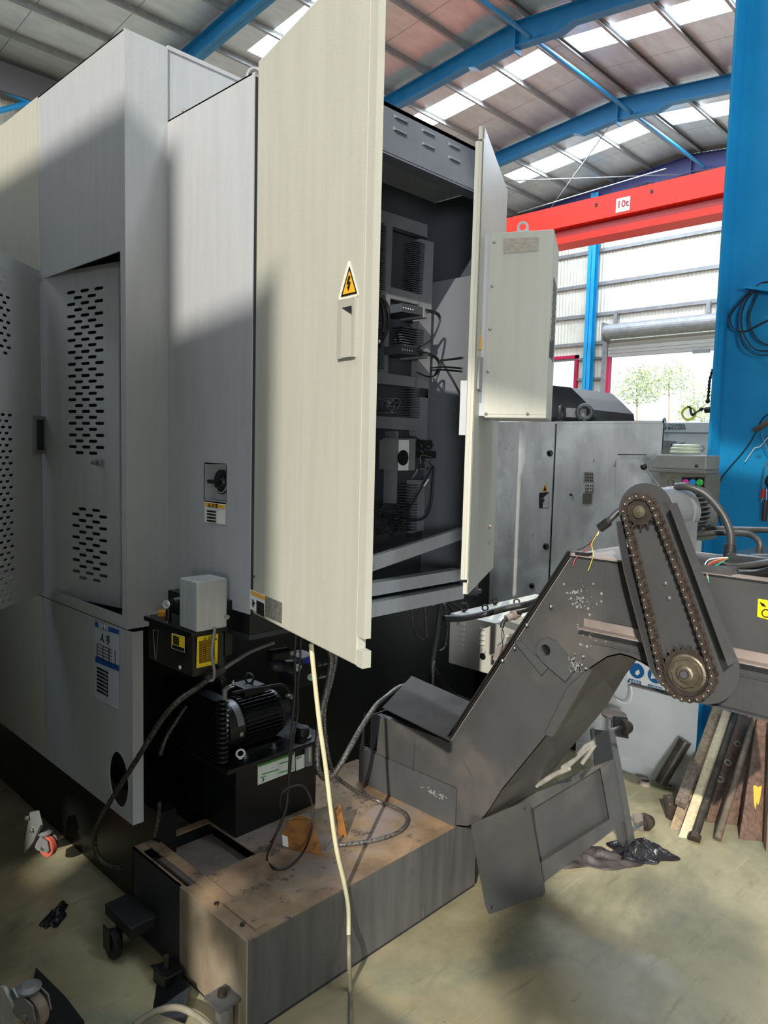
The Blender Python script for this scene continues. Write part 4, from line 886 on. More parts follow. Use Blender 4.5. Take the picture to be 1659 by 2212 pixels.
# chain path (sampled at one pitch) : tangent loop around both wheels
D = (T-B).length; ph = math.asin((rB-rT)/D)
path = []
def pt(c, r, a): return c+(ax_*math.cos(a)+cr_*math.sin(a))*r
for i in range(41): path.append(pt(T, rT, -(math.pi/2-0)-(-ph)*-1+(math.pi+2*ph)*i/40)) if False else path.append(pt(T, rT, -(math.pi/2-ph*-1)+0 + (math.pi+0)*i/40))
for i in range(1, 15): path.append(pt(T, rT, math.pi/2).lerp(pt(B, rB, math.pi/2), i/15) + cr_*(-.003*math.sin(math.pi*i/15)))
for i in range(61): path.append(pt(B, rB, math.pi/2+math.pi*i/60))
for i in range(1, 15): path.append(pt(B, rB, -math.pi/2).lerp(pt(T, rT, -math.pi/2), i/15) + cr_*(-.004*math.sin(math.pi*i/15)))
path.append(path[0]); Ls = [0]
for a, b in zip(path[:-1], path[1:]): Ls.append(Ls[-1]+(b-a).length)
NL = int(round(Ls[-1]/PT/2))*2; step = Ls[-1]/NL
def at(s):
    s %= Ls[-1]
    for i in range(len(Ls)-1):
        if Ls[i+1] >= s: return path[i].lerp(path[i+1], (s-Ls[i])/max(1e-9, Ls[i+1]-Ls[i]))
    return path[-1]
def pinmat(o):
    o.data.materials.append(M_pin)
    for p in o.data.polygons:
        if p.center.x < -.0128: p.material_index = 1
M_pin = mat('chain_pin_head', '#a59a8a', '#857a6c', .35, .7)
def linkmesh(outer):
    mb = MB(); w = .0105 if outer else .0085
    for sgn in (-1, 1):
        x = sgn*w
        pts = []
        for k in range(9): a = math.pi/2+math.pi*k/8; pts.append((x, math.cos(a)*.0078, math.sin(a)*.0078))
        pts.append((x, PT/2, -.0052))
        for k in range(9): a = -math.pi/2+math.pi*k/8; pts.append((x, PT+math.cos(a)*.0078, math.sin(a)*.0078))
        pts.append((x, PT/2, .0052)); mb.prism(pts, (.0018*sgn, 0, 0))
    if outer:
        for y in (0, PT): mb.cyl((-.0145, y, 0), (.0125, y, 0), .0030, 10).ball((-.0145, y, 0), .0030, 8)
    else:
        for y in (0, PT): mb.cyl((-.0085, y, 0), (.0085, y, 0), .0055, 12)
    return mb
protos = []
for k in range(2):
    m_ = linkmesh(k == 0); o = m_.build('chain_link_%d' % k, M_chain, None, origin=(0, 0, 0)); o.name = 'chain_link'; o.location = (0, 0, 0); pinmat(o); protos.append(o)
ch = thing('drive_chain', T, 'rusty roller chain looped round the two sprockets of the conveyor', 'chain')
for i in range(NL):
    a, b = at(i*step), at((i+1)*step); d = b-a; ang = math.atan2(d.z, d.y)
    o = protos[i % 2] if i < 2 else protos[i % 2].copy()
    if i >= 2: COL.objects.link(o)
    o.parent = ch; o.location = a+Vector((-.017, 0, 0))-T; o.rotation_euler = (ang, 0, 0); o.name = 'chain_link'
# ---- gear motor behind the case
GX = 1.825
gm = thing('gear_motor', (1.98, .80, 1.215), 'grey gear motor with a finned cap behind the chain case', 'motor')
ca = kx(cS(1195, 900)); gc = Vector((GX, T.y-.012, T.z-.005))
MB().lathe(gc, (1, 0, 0), [(.062, 0), (.065, .01), (.065, .125), (.061, .13)], 40).build('gear_housing', mat('gearbox_paint', '#6f7274', '#66696b', .3), gm)
MB().lathe(gc+Vector((.13, 0, 0)), (1, 0, 0), [(.066, 0), (.067, .004), (.067, .035), (.062, .04)], 40).build('gear_flange', mat('gearbox_paint_b', '#6f7274', None, .3), gm)
MB().prism([(GX+.02, gc.y-.06, 1.22), (GX+.02, gc.y+.05, 1.22), (GX+.02, gc.y+.055, gc.z), (GX+.02, gc.y-.062, gc.z)], (.14, 0, 0)).build('gearbox_foot', bpy.data.materials['gearbox_paint'], gm)
MB().lathe(gc+Vector((.17, 0, 0)), (1, 0, 0), [(.050, 0), (.050, .07)], 32).build('motor_body', M_black, gm)
mb = MB()
for i in range(30):
    a = 2*math.pi*i/30; d = Vector((0, math.cos(a), math.sin(a))); t = Vector((0, -math.sin(a), math.cos(a)))
    mb.obox(gc+Vector((.175, 0, 0))+d*.048-t*.0018, (.07, 0, 0), d*.016, t*.0036)
mb.build('cooling_fins', mat('fin_paint', '#4c4f51', None, .3), gm)
MB().lathe(gc+Vector((.245, 0, 0)), (1, 0, 0), [(.064, 0), (.066, .004), (.066, .04), (.058, .048)], 36).build('fan_cowl', bpy.data.materials['fin_paint'], gm)
MB().box(GX+.02, GX+.25, .62, .90, 1.2165, 1.232).build('motor_base', M_conv, gm)
# junction box (black lid) and loose bits on top of the conveyor
jb = MB().box(1.90, 2.16, .42, .66, 1.222, 1.262).build('junction_box', mat('junction_lid', '#2e3032', None, .25), label='flat black junction box beside the gear motor on the conveyor', cat='junction box', bevel=.01)
MB().box(1.88, 1.93, .86, .91, 1.2165, 1.25).build('angle_bracket', M_dark, label='small dark angle bracket on the conveyor top left of the chain case', cat='bracket')

# ---- corrugated conduits on the conveyor
def conduit(pts, r, name, label, cat='conduit', m_=None, rib=.0042, n=26, parent=None):
    base = spline(pts, n); L = sum((b-a).length for a, b in zip(base[:-1], base[1:])); k = max(4, int(L/rib)); out = []; rs = []
    acc = [0]
    for a, b in zip(base[:-1], base[1:]): acc.append(acc[-1]+(b-a).length)
    j = 0
    for i in range(k*2+1):
        s = L*i/(k*2)
        while j < len(acc)-2 and acc[j+1] < s: j += 1
        out.append(base[j].lerp(base[j+1], (s-acc[j])/max(1e-9, acc[j+1]-acc[j]))); rs.append(r if i % 2 else r*.84)
    return MB().tube(out, rs, 12).build(name, m_ or M_cable, parent, label=label, cat=cat)
def W(x, *pts): return [P('x', x if not isinstance(x, (list, tuple)) else x[i], *p) for i, p in enumerate(pts)]
M_cdt = mat('grey_black_conduit', '#3a3a39', '#2c2c2b', .42, scale=20)
c_ = conduit(W([1.93, 1.93, 1.94, 1.95, 1.95, 1.95], cT(780, 225), cT(900, 225), cT(1070, 300), cT(1220, 470), cT(1300, 650), cT(1305, 800)), .0105, 'corrugated_conduit', 'thick corrugated conduit arching from behind the chain case over the fins', m_=M_cdt)
MB().cyl(P('x', 1.95, *cT(1303, 770)), P('x', 1.95, *cT(1290, 900)), .0145, 14).build('conduit_gland', M_cable, c_)
conduit(W([2.05, 2.05, 2.05, 2.05], cT(1040, 620), cT(1200, 625), cT(1400, 630), cT(1700, 635)), .0085, 'corrugated_conduit', 'straight corrugated conduit running right behind the fins', m_=M_cdt)
conduit(W([2.02, 2.02, 2.03, 2.03, 2.02, 2.02, 2.02], cT(990, 680), cT(1150, 660), cT(1350, 665), cT(1500, 680), cT(1580, 760), cT(1560, 850), cT(1500, 870)), .0085, 'corrugated_conduit', 'corrugated conduit hooking down over the black box at the right', m_=M_cdt)
conduit(W([1.93]*6, cT(1240, 930), cT(1400, 900), cT(1600, 890), cT(1700, 900), cT(1720, 960), cT(1660, 990)), .0090, 'corrugated_conduit', 'coil of black corrugated hose lying on the conveyor, upper turn', m_=M_cdt)
conduit(W([1.89]*5, cT(1200, 980), cT(1330, 1035), cT(1480, 1045), cT(1600, 1035), cT(1750, 990)), .0115, 'corrugated_conduit', 'shiny black corrugated hose lying along the conveyor edge, lowest turn', m_=mat('shiny_conduit', '#1c1c1d', None, .2))
conduit(W([1.90]*4, cT(1190, 960), cT(1350, 975), cT(1500, 965), cT(1740, 930)), .0095, 'corrugated_conduit', 'black corrugated hose between the upper and lowest turns of the coil', m_=M_cdt)
c_ = conduit(W([1.87, 1.86, 1.85, 1.85], cT(270, 440), cT(220, 480), cT(160, 540), cT(110, 590)), .0095, 'corrugated_conduit', 'short corrugated conduit end hanging left of the chain case with cut wires', m_=M_cdt)
MB().cyl(P('x', 1.85, *cT(150, 555)), P('x', 1.85, *cT(70, 615)), .013, 12).build('conduit_gland', M_cable, c_)
def wgrp(parent, defs, r=.0011):
    for (nm, m_, x, pts) in defs: MB().tube(spline([P('x', x, *p) for p in pts], 8), r, 6).build(nm, m_, parent)
M_wr, M_wy, M_wg, M_ww, M_wb, M_wo = plain('wire_red', '#b3342c'), plain('wire_yellow', '#d9c64a'), plain('wire_green', '#3aa76a'), plain('wire_white', '#dedede'), plain('wire_black', '#1b1b1b'), plain('wire_orange', '#d7804a')
wgrp(c_, [('cut_wire', M_wy, 1.85, (cS(840, 1085), cS(815, 1130), cS(790, 1180), cS(800, 1260), cS(765, 1370))), ('cut_wire', M_wr, 1.85, (cS(838, 1085), cS(800, 1150), cS(770, 1200), cS(705, 1255))),
    ('cut_wire', M_wb, 1.85, (cS(836, 1085), cS(790, 1160), cS(740, 1200), cS(690, 1220))), ('cut_wire', plain('wire_pink', '#d25a78'), 1.85, (cS(700, 1250), cS(670, 1290), cS(655, 1335))), ('cut_wire', M_ww, 1.85, (cS(842, 1085), cS(838, 1100), cS(830, 1120)))])
MB().box(1.845, 1.87, 1.0, 1.04, 1.2165, 1.225).build('cable_clip', M_blacks, label='small black cable clip at the top corner of the incline', cat='clip')
c5 = bpy.data.objects.get('corrugated_conduit')
wgrp(c5, [('cut_wire', M_ww, 1.86, (cT(1280, 895), cT(1180, 900), cT(1090, 920), cT(1060, 980), cT(1080, 1060), cT(1095, 1100))), ('cut_wire', M_wo, 1.86, (cT(1280, 897), cT(1190, 915), cT(1110, 945), cT(1085, 1000), cT(1090, 1090))),
    ('cut_wire', M_wg, 1.86, (cT(1285, 900), cT(1200, 950), cT(1110, 1020), cT(1095, 1080), cT(1100, 1130))), ('cut_wire', M_wr, 1.86, (cT(1280, 897), cT(1200, 930), cT(1130, 950), cT(1095, 990)))], .0013)
# ================================================================ hydraulic unit
hy0, hx0, hx1 = 1.867, 1.29, 1.62
hu = thing('hydraulic_unit', (1.45, 2.0, ZTK), 'black hydraulic power unit with finned motor on its oil tank', 'hydraulic unit')
MB().box(hx0, hx1, hy0, 2.28, ZTK+.002, .488).build('oil_tank', M_black, hu)
MB().box(1.245, 1.66, 1.847, 2.30, .488, .503).build('tank_lid', M_black, hu, bevel=.002)
def H(y, *q): return P('y', y, *q)
yl_ = hy0-.002
lb = MB().prism([H(yl_, *cW(918, 1065)), H(yl_, *cW(1332, 925)), H(yl_, *cW(1334, 1165)), H(yl_, *cW(918, 1327))], (0, .0015, 0)).build('rating_label', mat('label_pale', '#d5dcd2', None, .5), hu)
MB().prism([H(yl_-.002, *cW(925, 1068)), H(yl_-.002, *cW(1325, 932)), H(yl_-.002, *cW(1325, 985)), H(yl_-.002, *cW(925, 1125))], (0, .001, 0)).build('label_band', M_green, lb)
for k, (x, y, w_) in enumerate(((960, 1205, 190), (1160, 1185, 150), (1160, 1085, 140), (950, 1240, 60), (1080, 1130, 6))):
    MB().prism([H(yl_-.002, *cW(x, y)), H(yl_-.002, *cW(x+w_, y-w_*.3)), H(yl_-.002, *cW(x+w_, y-w_*.3+9)), H(yl_-.002, *cW(x, y+9))], (0, .001, 0)).build('label_line', M_green, lb)
text('7', .018, H(yl_-.002, *cW(965, 1300)), (1, 0, 0), (0, 0, 1), M_ink, lb); text('HYDRAULIC', .009, H(yl_-.004, *cW(960, 1100)), (1, 0, 0), (0, 0, 1), M_white, lb) if False else None
lb2 = MB().prism([H(yl_, *cW(1342, 1015)), H(yl_, *cW(1440, 980)), H(yl_, *cW(1440, 1130)), H(yl_, *cW(1345, 1168))], (0, .0015, 0)).build('warning_label', bpy.data.materials['label_pale'], hu)
text('▲ ● ▲', .006, H(yl_-.002, *cW(1352, 1035)), (1, 0, 0), (0, 0, 1), M_ink, lb2)
lg = MB().prism([H(yl_-.012, *cW(1462, 860)), H(yl_-.012, *cW(1530, 840)), H(yl_-.012, *cW(1530, 1110)), H(yl_-.012, *cW(1462, 1125))], (0, .012, 0)).build('level_gauge', M_zinc, hu, bevel=.002)
MB().prism([H(yl_-.014, *cW(1490, 905)), H(yl_-.014, *cW(1508, 900)), H(yl_-.014, *cW(1508, 1060)), H(yl_-.014, *cW(1490, 1065))], (0, .002, 0)).build('gauge_glass', mat('gauge_glass', '#b9b79a', None, .1), lg)
eyebolt('eye_bolt', H(1.862, *cW(722, 1030))+Vector((0, 0, 0)), (.5, 1, 0), .0125, .0034, M_whiteb, hu, neck=.004)
q = H(1.90, *cW(1415, 740)); MB().lathe((q.x, 1.90, .503), (0, 0, 1), [(.034, 0), (.034, .006), (.024, .008), (.024, .035), (.020, .038)], 28).build('filler_cap', M_black, hu)
# oil cooler on the left
cy0 = 1.885
mb = MB().box(1.238, 1.268, cy0+.006, 2.22, .515, .715); ck = mb.build('oil_cooler', M_black, hu)
mb = MB()
for k in range(17): mb.obox((1.230, cy0+.004, .522+k*.0118), (.044, 0, 0), (0, .335, 0), (0, 0, .004))
mb.build('cooler_fins', M_black, ck)
mb = MB()
for k in range(13): mb.cyl((1.236, cy0, .522+k*.0155), (1.270, cy0, .522+k*.0155), .007, 10) if False else mb.lathe((1.253, cy0, .516+k*.0155), (0, 0, 1), [(.010, 0), (.0185, .004), (.0185, .010), (.010, .0145)], 18)
mb.build('cooler_header_coil', M_black, ck)
q = H(cy0, *cW(545, 380)); MB().tube([(q.x, cy0, .716), (q.x, cy0, .745), (q.x+.012, cy0, .752)], .0085, 12).build('elbow_fitting', M_zinc, ck); MB().cyl((q.x+.014, cy0, .752), (q.x+.032, cy0, .752), .006, 6).ball((q.x+.03, cy0, .765), .005).build('hose_fitting', M_chrome, ck)
# motor
my, mz, mr = 1.965, .598, .078
mo = MB().lathe((1.275, my, mz), (1, 0, 0), [(.060, 0), (mr, .008), (mr, .065), (mr*.96, .07)], 40).build('motor_cowl', M_black, hu)
mo2 = MB().lathe((1.345, my, mz), (1, 0, 0), [(mr*.86, 0), (mr*.86, .15)], 32).build('motor_frame', M_black, hu)
mb = MB()
for i in range(36):
    a = 2*math.pi*i/36; d = Vector((0, math.cos(a), math.sin(a))); t = Vector((0, -d.z, d.y)); mb.obox(Vector((1.348, my, mz))+d*mr*.84-t*.0013, (.14, 0, 0), d*.016, t*.0026)
mb.build('motor_fins', M_black, mo2)
MB().lathe((1.495, my, mz), (1, 0, 0), [(mr*.9, 0), (mr*.95, .01), (mr*.8, .04), (.04, .06), (.04, .09)], 32).build('motor_end_bell', M_black, hu)
# motor plate bent around the cowl
mb = MB(); n = 8
for i in range(n):
    a0, a1 = math.radians(168-i*7.5), math.radians(168-(i+1)*7.5); f = lambda a, r: Vector((0, math.cos(a)*r, math.sin(a)*r))
    c0_ = Vector((1.312, my, mz)); mb.add([c0_+f(a0, mr+.001), c0_+f(a1, mr+.001), c0_+Vector((.024, 0, 0))+f(a1, mr+.001), c0_+Vector((.024, 0, 0))+f(a0, mr+.001)], [(0, 1, 2, 3)])
mb.build('motor_plate', M_zinc, mo)
q = Vector((1.325, my-mr*.985, mz-.012)); MB().lathe(q, (0, -1, 0), [(.007, 0), (.007, .002), (.003, .003)], 14).build('maker_badge', M_steel, mo)
MB().box(1.38, 1.46, 1.95, 2.03, .65, .705).build('terminal_box', M_black, hu)
MB().box(1.33, 1.50, 1.90, 2.03, .503, .522).build('motor_foot', M_black, hu)
for p in ((775, 835), (1098, 720)): q = H(1.895, *cW(*p)); MB().lathe((q.x, 1.895, .503 if p[0] < 900 else .503), (0, 0, 1), [(.012, 0), (.012, .003), (.006, .004), (.006, .016)], 14).build('bolt', M_steel, hu)
MB().ring((1.425, 1.99, .722), (1, .4, 0), .016, .004, 20, 8).build('lifting_eye', M_dark, hu)
wire('drain_hose', [H(1.90, *cW(*p)) for p in ((630, 300), (800, 262), (1000, 232), (1160, 205), (1240, 240), (1270, 310))], .0055, M_blacks, hu)
MB().ball(H(1.90, *cW(1262, 318)), .007).ball(H(1.90, *cW(1290, 345)), .006).build('hose_fitting', M_steel, hu)
# valve block with gauges
yv = 1.90
MB().prism([H(yv, *cX(770, 520)), H(yv, *cX(1010, 440)), H(yv, *cX(1010, 960)), H(yv, *cX(700, 1050)), H(yv, *cX(600, 800))], (0, .10, 0)).build('valve_block', M_black, hu)
MB().prism([H(yv-.002, *cX(770, 530)), H(yv-.002, *cX(925, 480)), H(yv-.002, *cX(925, 590)), H(yv-.002, *cX(780, 620))], (0, .002, 0)).build('blue_plate', plain('blue_plate', '#27399c'), hu)
for k, (a, b, r) in enumerate((((180, 470), (490, 420), .020), ((300, 660), (640, 640), .019))):
    A_, B_ = H(yv-.01, *cX(*a)), H(yv-.01, *cX(*b)); MB().cyl(A_, B_, r, 20).build('solenoid_valve', M_black, hu)
A_, B_ = H(yv-.01, *cX(490, 400)), H(yv-.01, *cX(690, 360)); MB().lathe(A_, B_-A_, [(.015, 0), (.015, .018), (.009, .019), (.009, (B_-A_).length-.012), (.012, (B_-A_).length-.012), (.012, (B_-A_).length)], 6).build('hex_fitting', M_chrome, hu)
A_, B_ = H(yv-.02, *cX(230, 640)), H(yv-.02, *cX(430, 680)); MB().lathe(A_, B_-A_, [(.008, 0), (.016, .012), (.017, .03), (.013, .034)], 12).build('adjuster_knob', M_dark, hu)
for a, b in (((1040, 640), (1195, 590)), ((1050, 860), (1185, 810))):
    A_, B_ = H(yv-.02, *cX(*a)), H(yv-.02, *cX(*b)); MB().lathe(A_, B_-A_, [(.006, 0), (.006, .012), (.009, .013), (.009, (B_-A_).length)], 6).build('hex_fitting', M_chrome, hu)
def gauge(c, n, r, face, parent, rim=M_chrome, dep=.014):
    n = Vector(n).normalized(); g_ = MB().lathe(Vector(c)-n*dep, n, [(r*.9, 0), (r, .003), (r, dep), (r*.9, dep+.001), (r*.88, dep-.001)], 28).build('pressure_gauge', rim, parent)
    MB().lathe(Vector(c)-n*.001, n, [(r*.86, 0), (r*.86, .0008)], 28).build('dial', face, g_)
    u = n.cross(Vector((0, 0, 1))).normalized(); v = Vector((0, 0, 1)); MB().obox(Vector(c)+n*.001-u*r*.5-v*r*.4, u*r+v*r*.7, v*.0018, n*.0006).build('needle', M_ink, g_); return g_
M_dial = mat('green_dial', '#7fae98', '#b8ccb9', .3, scale=60)
gn = (-.45, -.85, .1)
gauge(H(yv-.045, *cX(690, 680)), gn, .0135, M_dial, hu); gauge(H(yv-.045, *cX(930, 850)), gn, .0135, M_dial, hu)

# ================================================================ lubrication unit
lu = thing('lubrication_unit', (1.05, 1.77, .89), 'black oil lubricator with yellow labels and a grey metal pump cover', 'lubricator')
lx0, ly0, ly1 = 1.0, 1.646, 1.885
MB().box(lx0+.004, 1.10, ly0+.004, ly1, .893, 1.006).build('reservoir', mat('reservoir_plastic', '#2a2722', '#211f1b', .35), lu, bevel=.006)
MB().box(lx0-.006, 1.108, ly0-.004, ly1+.006, 1.003, 1.016).build('reservoir_lid', M_black, lu, bevel=.002)
def LX(*q, off=0): return P('x', lx0-off, *q)
def LY(*q, off=0): return P('y', ly0-off, *q)
pc = MB().box(lx0+.001, 1.094, 1.628, 1.712, 1.018, 1.149).build('pump_cover', mat('pump_cover_alu', '#cccecf', '#bcbfc0', .32, .35, scale=4, stretch=(10, 10, 1)), lu, bevel=.004)
for (p, m_, nm) in (([cV(455, 875), cV(632, 925), cV(630, 1145), cV(455, 1085)], M_white, 'label_border'), ([cV(460, 885), cV(628, 932), cV(626, 1085), cV(460, 1030)], M_yellow, 'yellow_label')):
    MB().prism([LX(*q, off=.001 if nm[0] == 'l' else .002) for q in p], (-.001, 0, 0)).build(nm, m_, lu)
MB().prism([LX(*q, off=.003) for q in (cV(460, 1032), cV(626, 1087), cV(625, 1138), cV(460, 1080))], (-.001, 0, 0)).build('label_footer', M_ink, lu)
yb = MB().prism([LY(*q, off=.001) for q in (cV(805, 930), cV(1090, 885), cV(1078, 1300), cV(790, 1362))], (0, -.001, 0)).build('yellow_label', M_yellow, lu)
text('⚠ 注意', .009, LY(*cV(885, 975), off=.0025), (1, 0, 0), (0, 0, 1), M_ink, yb)
for k in range(11): text('請使用指定的潤滑油', .0052 if k else .006, LY(*cV(830, 1018+k*28), off=.0025), (1, 0, 0), (0, 0, 1), plain('label_red_ink', '#6b3a10') if k == 0 else bpy.data.materials['label_red_ink'], yb)
for k in range(4): text('LUBE OIL', .006, LX(*cV(475, 915+k*30), off=.0035), (0, -1, 0), (0, 0, 1), M_ink, lu) if False else text('潤滑油專用', .0062, LX(*cV(470, 930+k*30), off=.0035), (0, -1, 0), (0, 0, 1), M_ink, lu, name='label_text')
mb = MB()
for a, b in (((195, 830), (225, 1240)), ((270, 845), (235, 1240)), ((195, 830), (270, 845))): mb.cyl(LX(*cV(*a), off=.001), LX(*cV(*b), off=.001), .0007, 6)
mb.build('level_window_frame', M_steel, lu)
q = LX(*cV(572, 1350), off=.001); MB().lathe(q, (-1, 0, 0), [(.0055, 0), (.0055, .002), (.003, .003)], 14).build('drain_plug', M_white, lu)
q = P('z', 1.018, *cV(245, 660)); MB().lathe((1.04, 1.862, 1.016), (0, 0, 1), [(.0165, 0), (.0165, .011), (.015, .014), (.008, .015)], 24).build('filler_cap', plain('filler_yellow', '#c98f1c', .5), lu)
gauge(P('x', 1.0, *cV(372, 480)), (-.93, -.3, .05), .0135, mat('clock_face', '#c5c9cc', None, .3), lu, M_chrome, .018)
MB().cyl((1.02, 1.80, 1.016), (1.02, 1.80, 1.07), .008, 12).box(1.02, 1.09, 1.72, 1.80, 1.04, 1.10).build('gauge_stem', M_black, lu)
q = LY(*cV(1045, 780), off=.012); MB().lathe(q-Vector((.016, 0, 0)), (1, 0, 0), [(.006, 0), (.006, .034)], 6).build('brass_elbow', M_brass, lu); MB().cyl(q, q+Vector((0, 0, -.02)), .0045, 10).build('brass_nut', M_brass, lu)
for p in ((715, 828), (390, 728), (130, 650)): q = P('z', 1.017, *cV(*p)); MB().ball((min(max(q.x, 1.0), 1.1), q.y, 1.017), .003).build('lid_screw', M_steel, lu)
MB().box(1.108, 1.132, 1.66, 1.86, .93, 1.08).build('mounting_bracket', M_black, lu)
MB().cyl(P('y', 1.62, *cV(1225, 660))+Vector((0, .02, 0)), P('y', 1.62, *cV(1225, 660)), .006, 12).build('wall_bolt', M_steel, ec)

# ================================================================ hoses and cables
def hz(name, label, r, m_, specs, cat='hose', n=10, seg=10, parent=None):
    """specs: (axis, value, px, py)"""
    pts = [P(a, v, px, py) for (a, v, px, py) in specs]
    return MB().tube(spline(pts, n), r, seg).build(name, m_, parent, label=label, cat=cat)
g_ = lambda *p: cG(*p)
# oil line from the lubricator elbow, taped bundle, then the long braided hose that loops to the floor
hz('oil_line', 'thin grey oil line dropping from the lubricator elbow over its yellow label', .0042, M_zinc, [('y', 1.625, *cV(1048, 800)), ('y', 1.625, *cV(1035, 900)), ('y', 1.622, *cV(1010, 1050)), ('y', 1.62, *cV(1005, 1200)), ('y', 1.62, *cV(1030, 1330)), ('y', 1.62, *cV(1040, 1430)), ('y', 1.625, *cV(1020, 1520)), ('y', 1.63, *cV(950, 1530))], 'oil line')
hz('braided_hose', 'long braided hose sweeping down from the lubricator to the floor at left', .0075, M_hosed, [('y', 1.64, *g_(760, 680)), ('y', 1.64, *g_(690, 740)), ('x', 1.02, *g_(610, 800)), ('x', .97, *g_(500, 880)), ('x', .95, *g_(400, 1000)), ('x', .93, *g_(300, 1160)), ('x', .93, *g_(200, 1320)), ('x', .93, *g_(110, 1460)), ('x', .94, *g_(50, 1570)), ('x', .95, *g_(12, 1680)), ('x', .96, *g_(30, 1790)), ('x', .98, *g_(95, 1850)), ('x', 1.0, *g_(180, 1862))])
hz('oil_line', 'grey oil line running up to the right from the taped joint under the cabinet', .006, M_zinc, [('y', 1.66, *g_(760, 690)), ('y', 1.68, *g_(850, 630)), ('y', 1.72, *g_(950, 570)), ('y', 1.76, *g_(1080, 520))], 'oil line')
mb = MB()
c0_ = P('y', 1.64, *cV(1060, 1390))
for i in range(7):
    a = P('y', 1.64, *cV(1150+i*14, 1530+random.randint(-30, 40))); mb.add([c0_+Vector((0, .002*i, .004)), c0_+Vector((.004, .002*i, -.004)), a+Vector((.004, .002*i, -.003)), a+Vector((-.003, .002*i, .005))], [(0, 1, 2, 3)])
mb.cyl(P('y', 1.635, *cV(930, 1520)), P('y', 1.635, *cV(1170, 1370)), .010, 10)
mb.build('tape_wrap', mat('old_tape', '#3d3935', '#2b2825', .6, scale=80), label='loose dark tape wrapped round the hose joint below the lubricator', cat='tape')
hz('braided_hose', 'short braided hose hanging behind the long one, left of the oil cooler', .0065, M_hosed, [('y', 2.0, *g_(560, 900)), ('y', 2.0, *g_(500, 990)), ('y', 2.0, *g_(440, 1090)), ('y', 2.0, *g_(405, 1190))])
hz('braided_hose', 'short braided hose end standing on the tank beside the grey lower panel', .0065, M_hosed, [('y', 2.0, *g_(400, 1470)), ('y', 2.0, *g_(395, 1560)), ('y', 2.0, *g_(370, 1680))])
# big braided pair coming from above, round the bottom and back to the tray
i_ = lambda *p: cI(*p)
hz('braided_hose', 'thick braided hose loop hanging from under the big door and rising to the conveyor tray', .0095, M_hose, [('y', 1.74, *cX(1260, 380)), ('y', 1.74, *cX(1290, 560)), ('y', 1.73, *cX(1240, 900)), ('y', 1.71, *cX(1140, 1350)), ('y', 1.70, *cX(1080, 1700)), ('y', 1.70, *i_(512, 330)), ('y', 1.69, *i_(520, 450)), ('y', 1.69, *i_(570, 505)), ('y', 1.69, *i_(630, 450)), ('y', 1.70, *i_(700, 330)), ('y', 1.73, *i_(780, 190)), ('y', 1.78, *i_(860, 70)), ('y', 1.83, *cL(760, 860)), ('y', 1.86, *cL(880, 775)), ('y', 1.88, *cL(980, 770)), ('y', 1.88, *cL(1060, 805))])
hz('braided_hose', 'second braided hose just behind the thick loop, curling over the tank top', .0065, M_hose, [('y', 1.76, *cX(1350, 430)), ('y', 1.76, *cX(1370, 560)), ('y', 1.75, *cX(1300, 900)), ('y', 1.74, *cX(1180, 1400)), ('y', 1.74, *i_(560, 250)), ('y', 1.74, *i_(590, 420)), ('y', 1.74, *i_(625, 490)), ('y', 1.735, *i_(740, 575)), ('z', .275, *i_(860, 630)), ('z', .273, *i_(960, 670)), ('z', .273, *i_(1030, 710)), ('z', .273, *i_(1050, 760)), ('z', .273, *i_(1000, 820)), ('z', .273, *i_(880, 865)), ('z', .273, *i_(740, 890)), ('z', .273, *i_(640, 900))])
# cream cable
hz('cream_cable', 'long cream cable falling from the big door edge across the tank to the floor', .0062, M_cream2, [('y', 1.42, 672, 1392), ('y', 1.42, 680, 1470), ('y', 1.42, 690, 1560), ('y', 1.42, 704, 1660), ('y', 1.42, 716, 1760), ('y', 1.42, 728, 1840), ('y', 1.428, 743, 1905), ('y', 1.428, 752, 1960), ('y', 1.40, 753, 2020)], 'cable', n=8)
hz('dirty_cable_end', 'grimy lower end of the cream cable hanging in front of the tank', .0060, M_creamd, [('y', 1.40, 753, 2020), ('y', 1.37, 754, 2070), ('z', .008, 756, 2135), ('z', .007, 758, 2180), ('z', .007, 757, 2270)], 'cable', n=8)
# thin black cables
hz('black_cable', 'thin black cable making a loop on the tank in front of the rusty bracket', .0034, M_cable, [('y', 1.60, *cX(655, 100)), ('y', 1.60, *cX(635, 500)), ('y', 1.60, *cX(640, 1000)), ('y', 1.60, *cX(600, 1600)), ('y', 1.60, *i_(350, 330)), ('y', 1.60, *i_(335, 600)), ('y', 1.58, *i_(320, 700)), ('y', 1.58, *i_(250, 870)), ('z', .27, *i_(212, 980)), ('z', .268, *i_(260, 1040)), ('z', .268, *i_(340, 1030)), ('z', .30, *i_(430, 940)), ('y', 1.56, *i_(480, 800)), ('y', 1.57, *i_(482, 660)), ('y', 1.58, *i_(440, 560)), ('y', 1.59, *i_(380, 545)), ('y', 1.60, *i_(300, 590)), ('y', 1.62, *i_(290, 680))], 'cable', seg=8)
hz('black_cable', 'thin black cable hanging straight beside the looped one, slightly to its right', .0030, M_cable, [('y', 1.62, *cX(745, 150)), ('y', 1.62, *cX(730, 600)), ('y', 1.62, *cX(690, 1000)), ('y', 1.62, *cX(690, 1500)), ('y', 1.62, *i_(365, 300)), ('y', 1.62, *i_(345, 520)), ('y', 1.62, *i_(325, 690)), ('y', 1.62, *i_(270, 830)), ('z', .27, *i_(235, 880))], 'cable', seg=8)
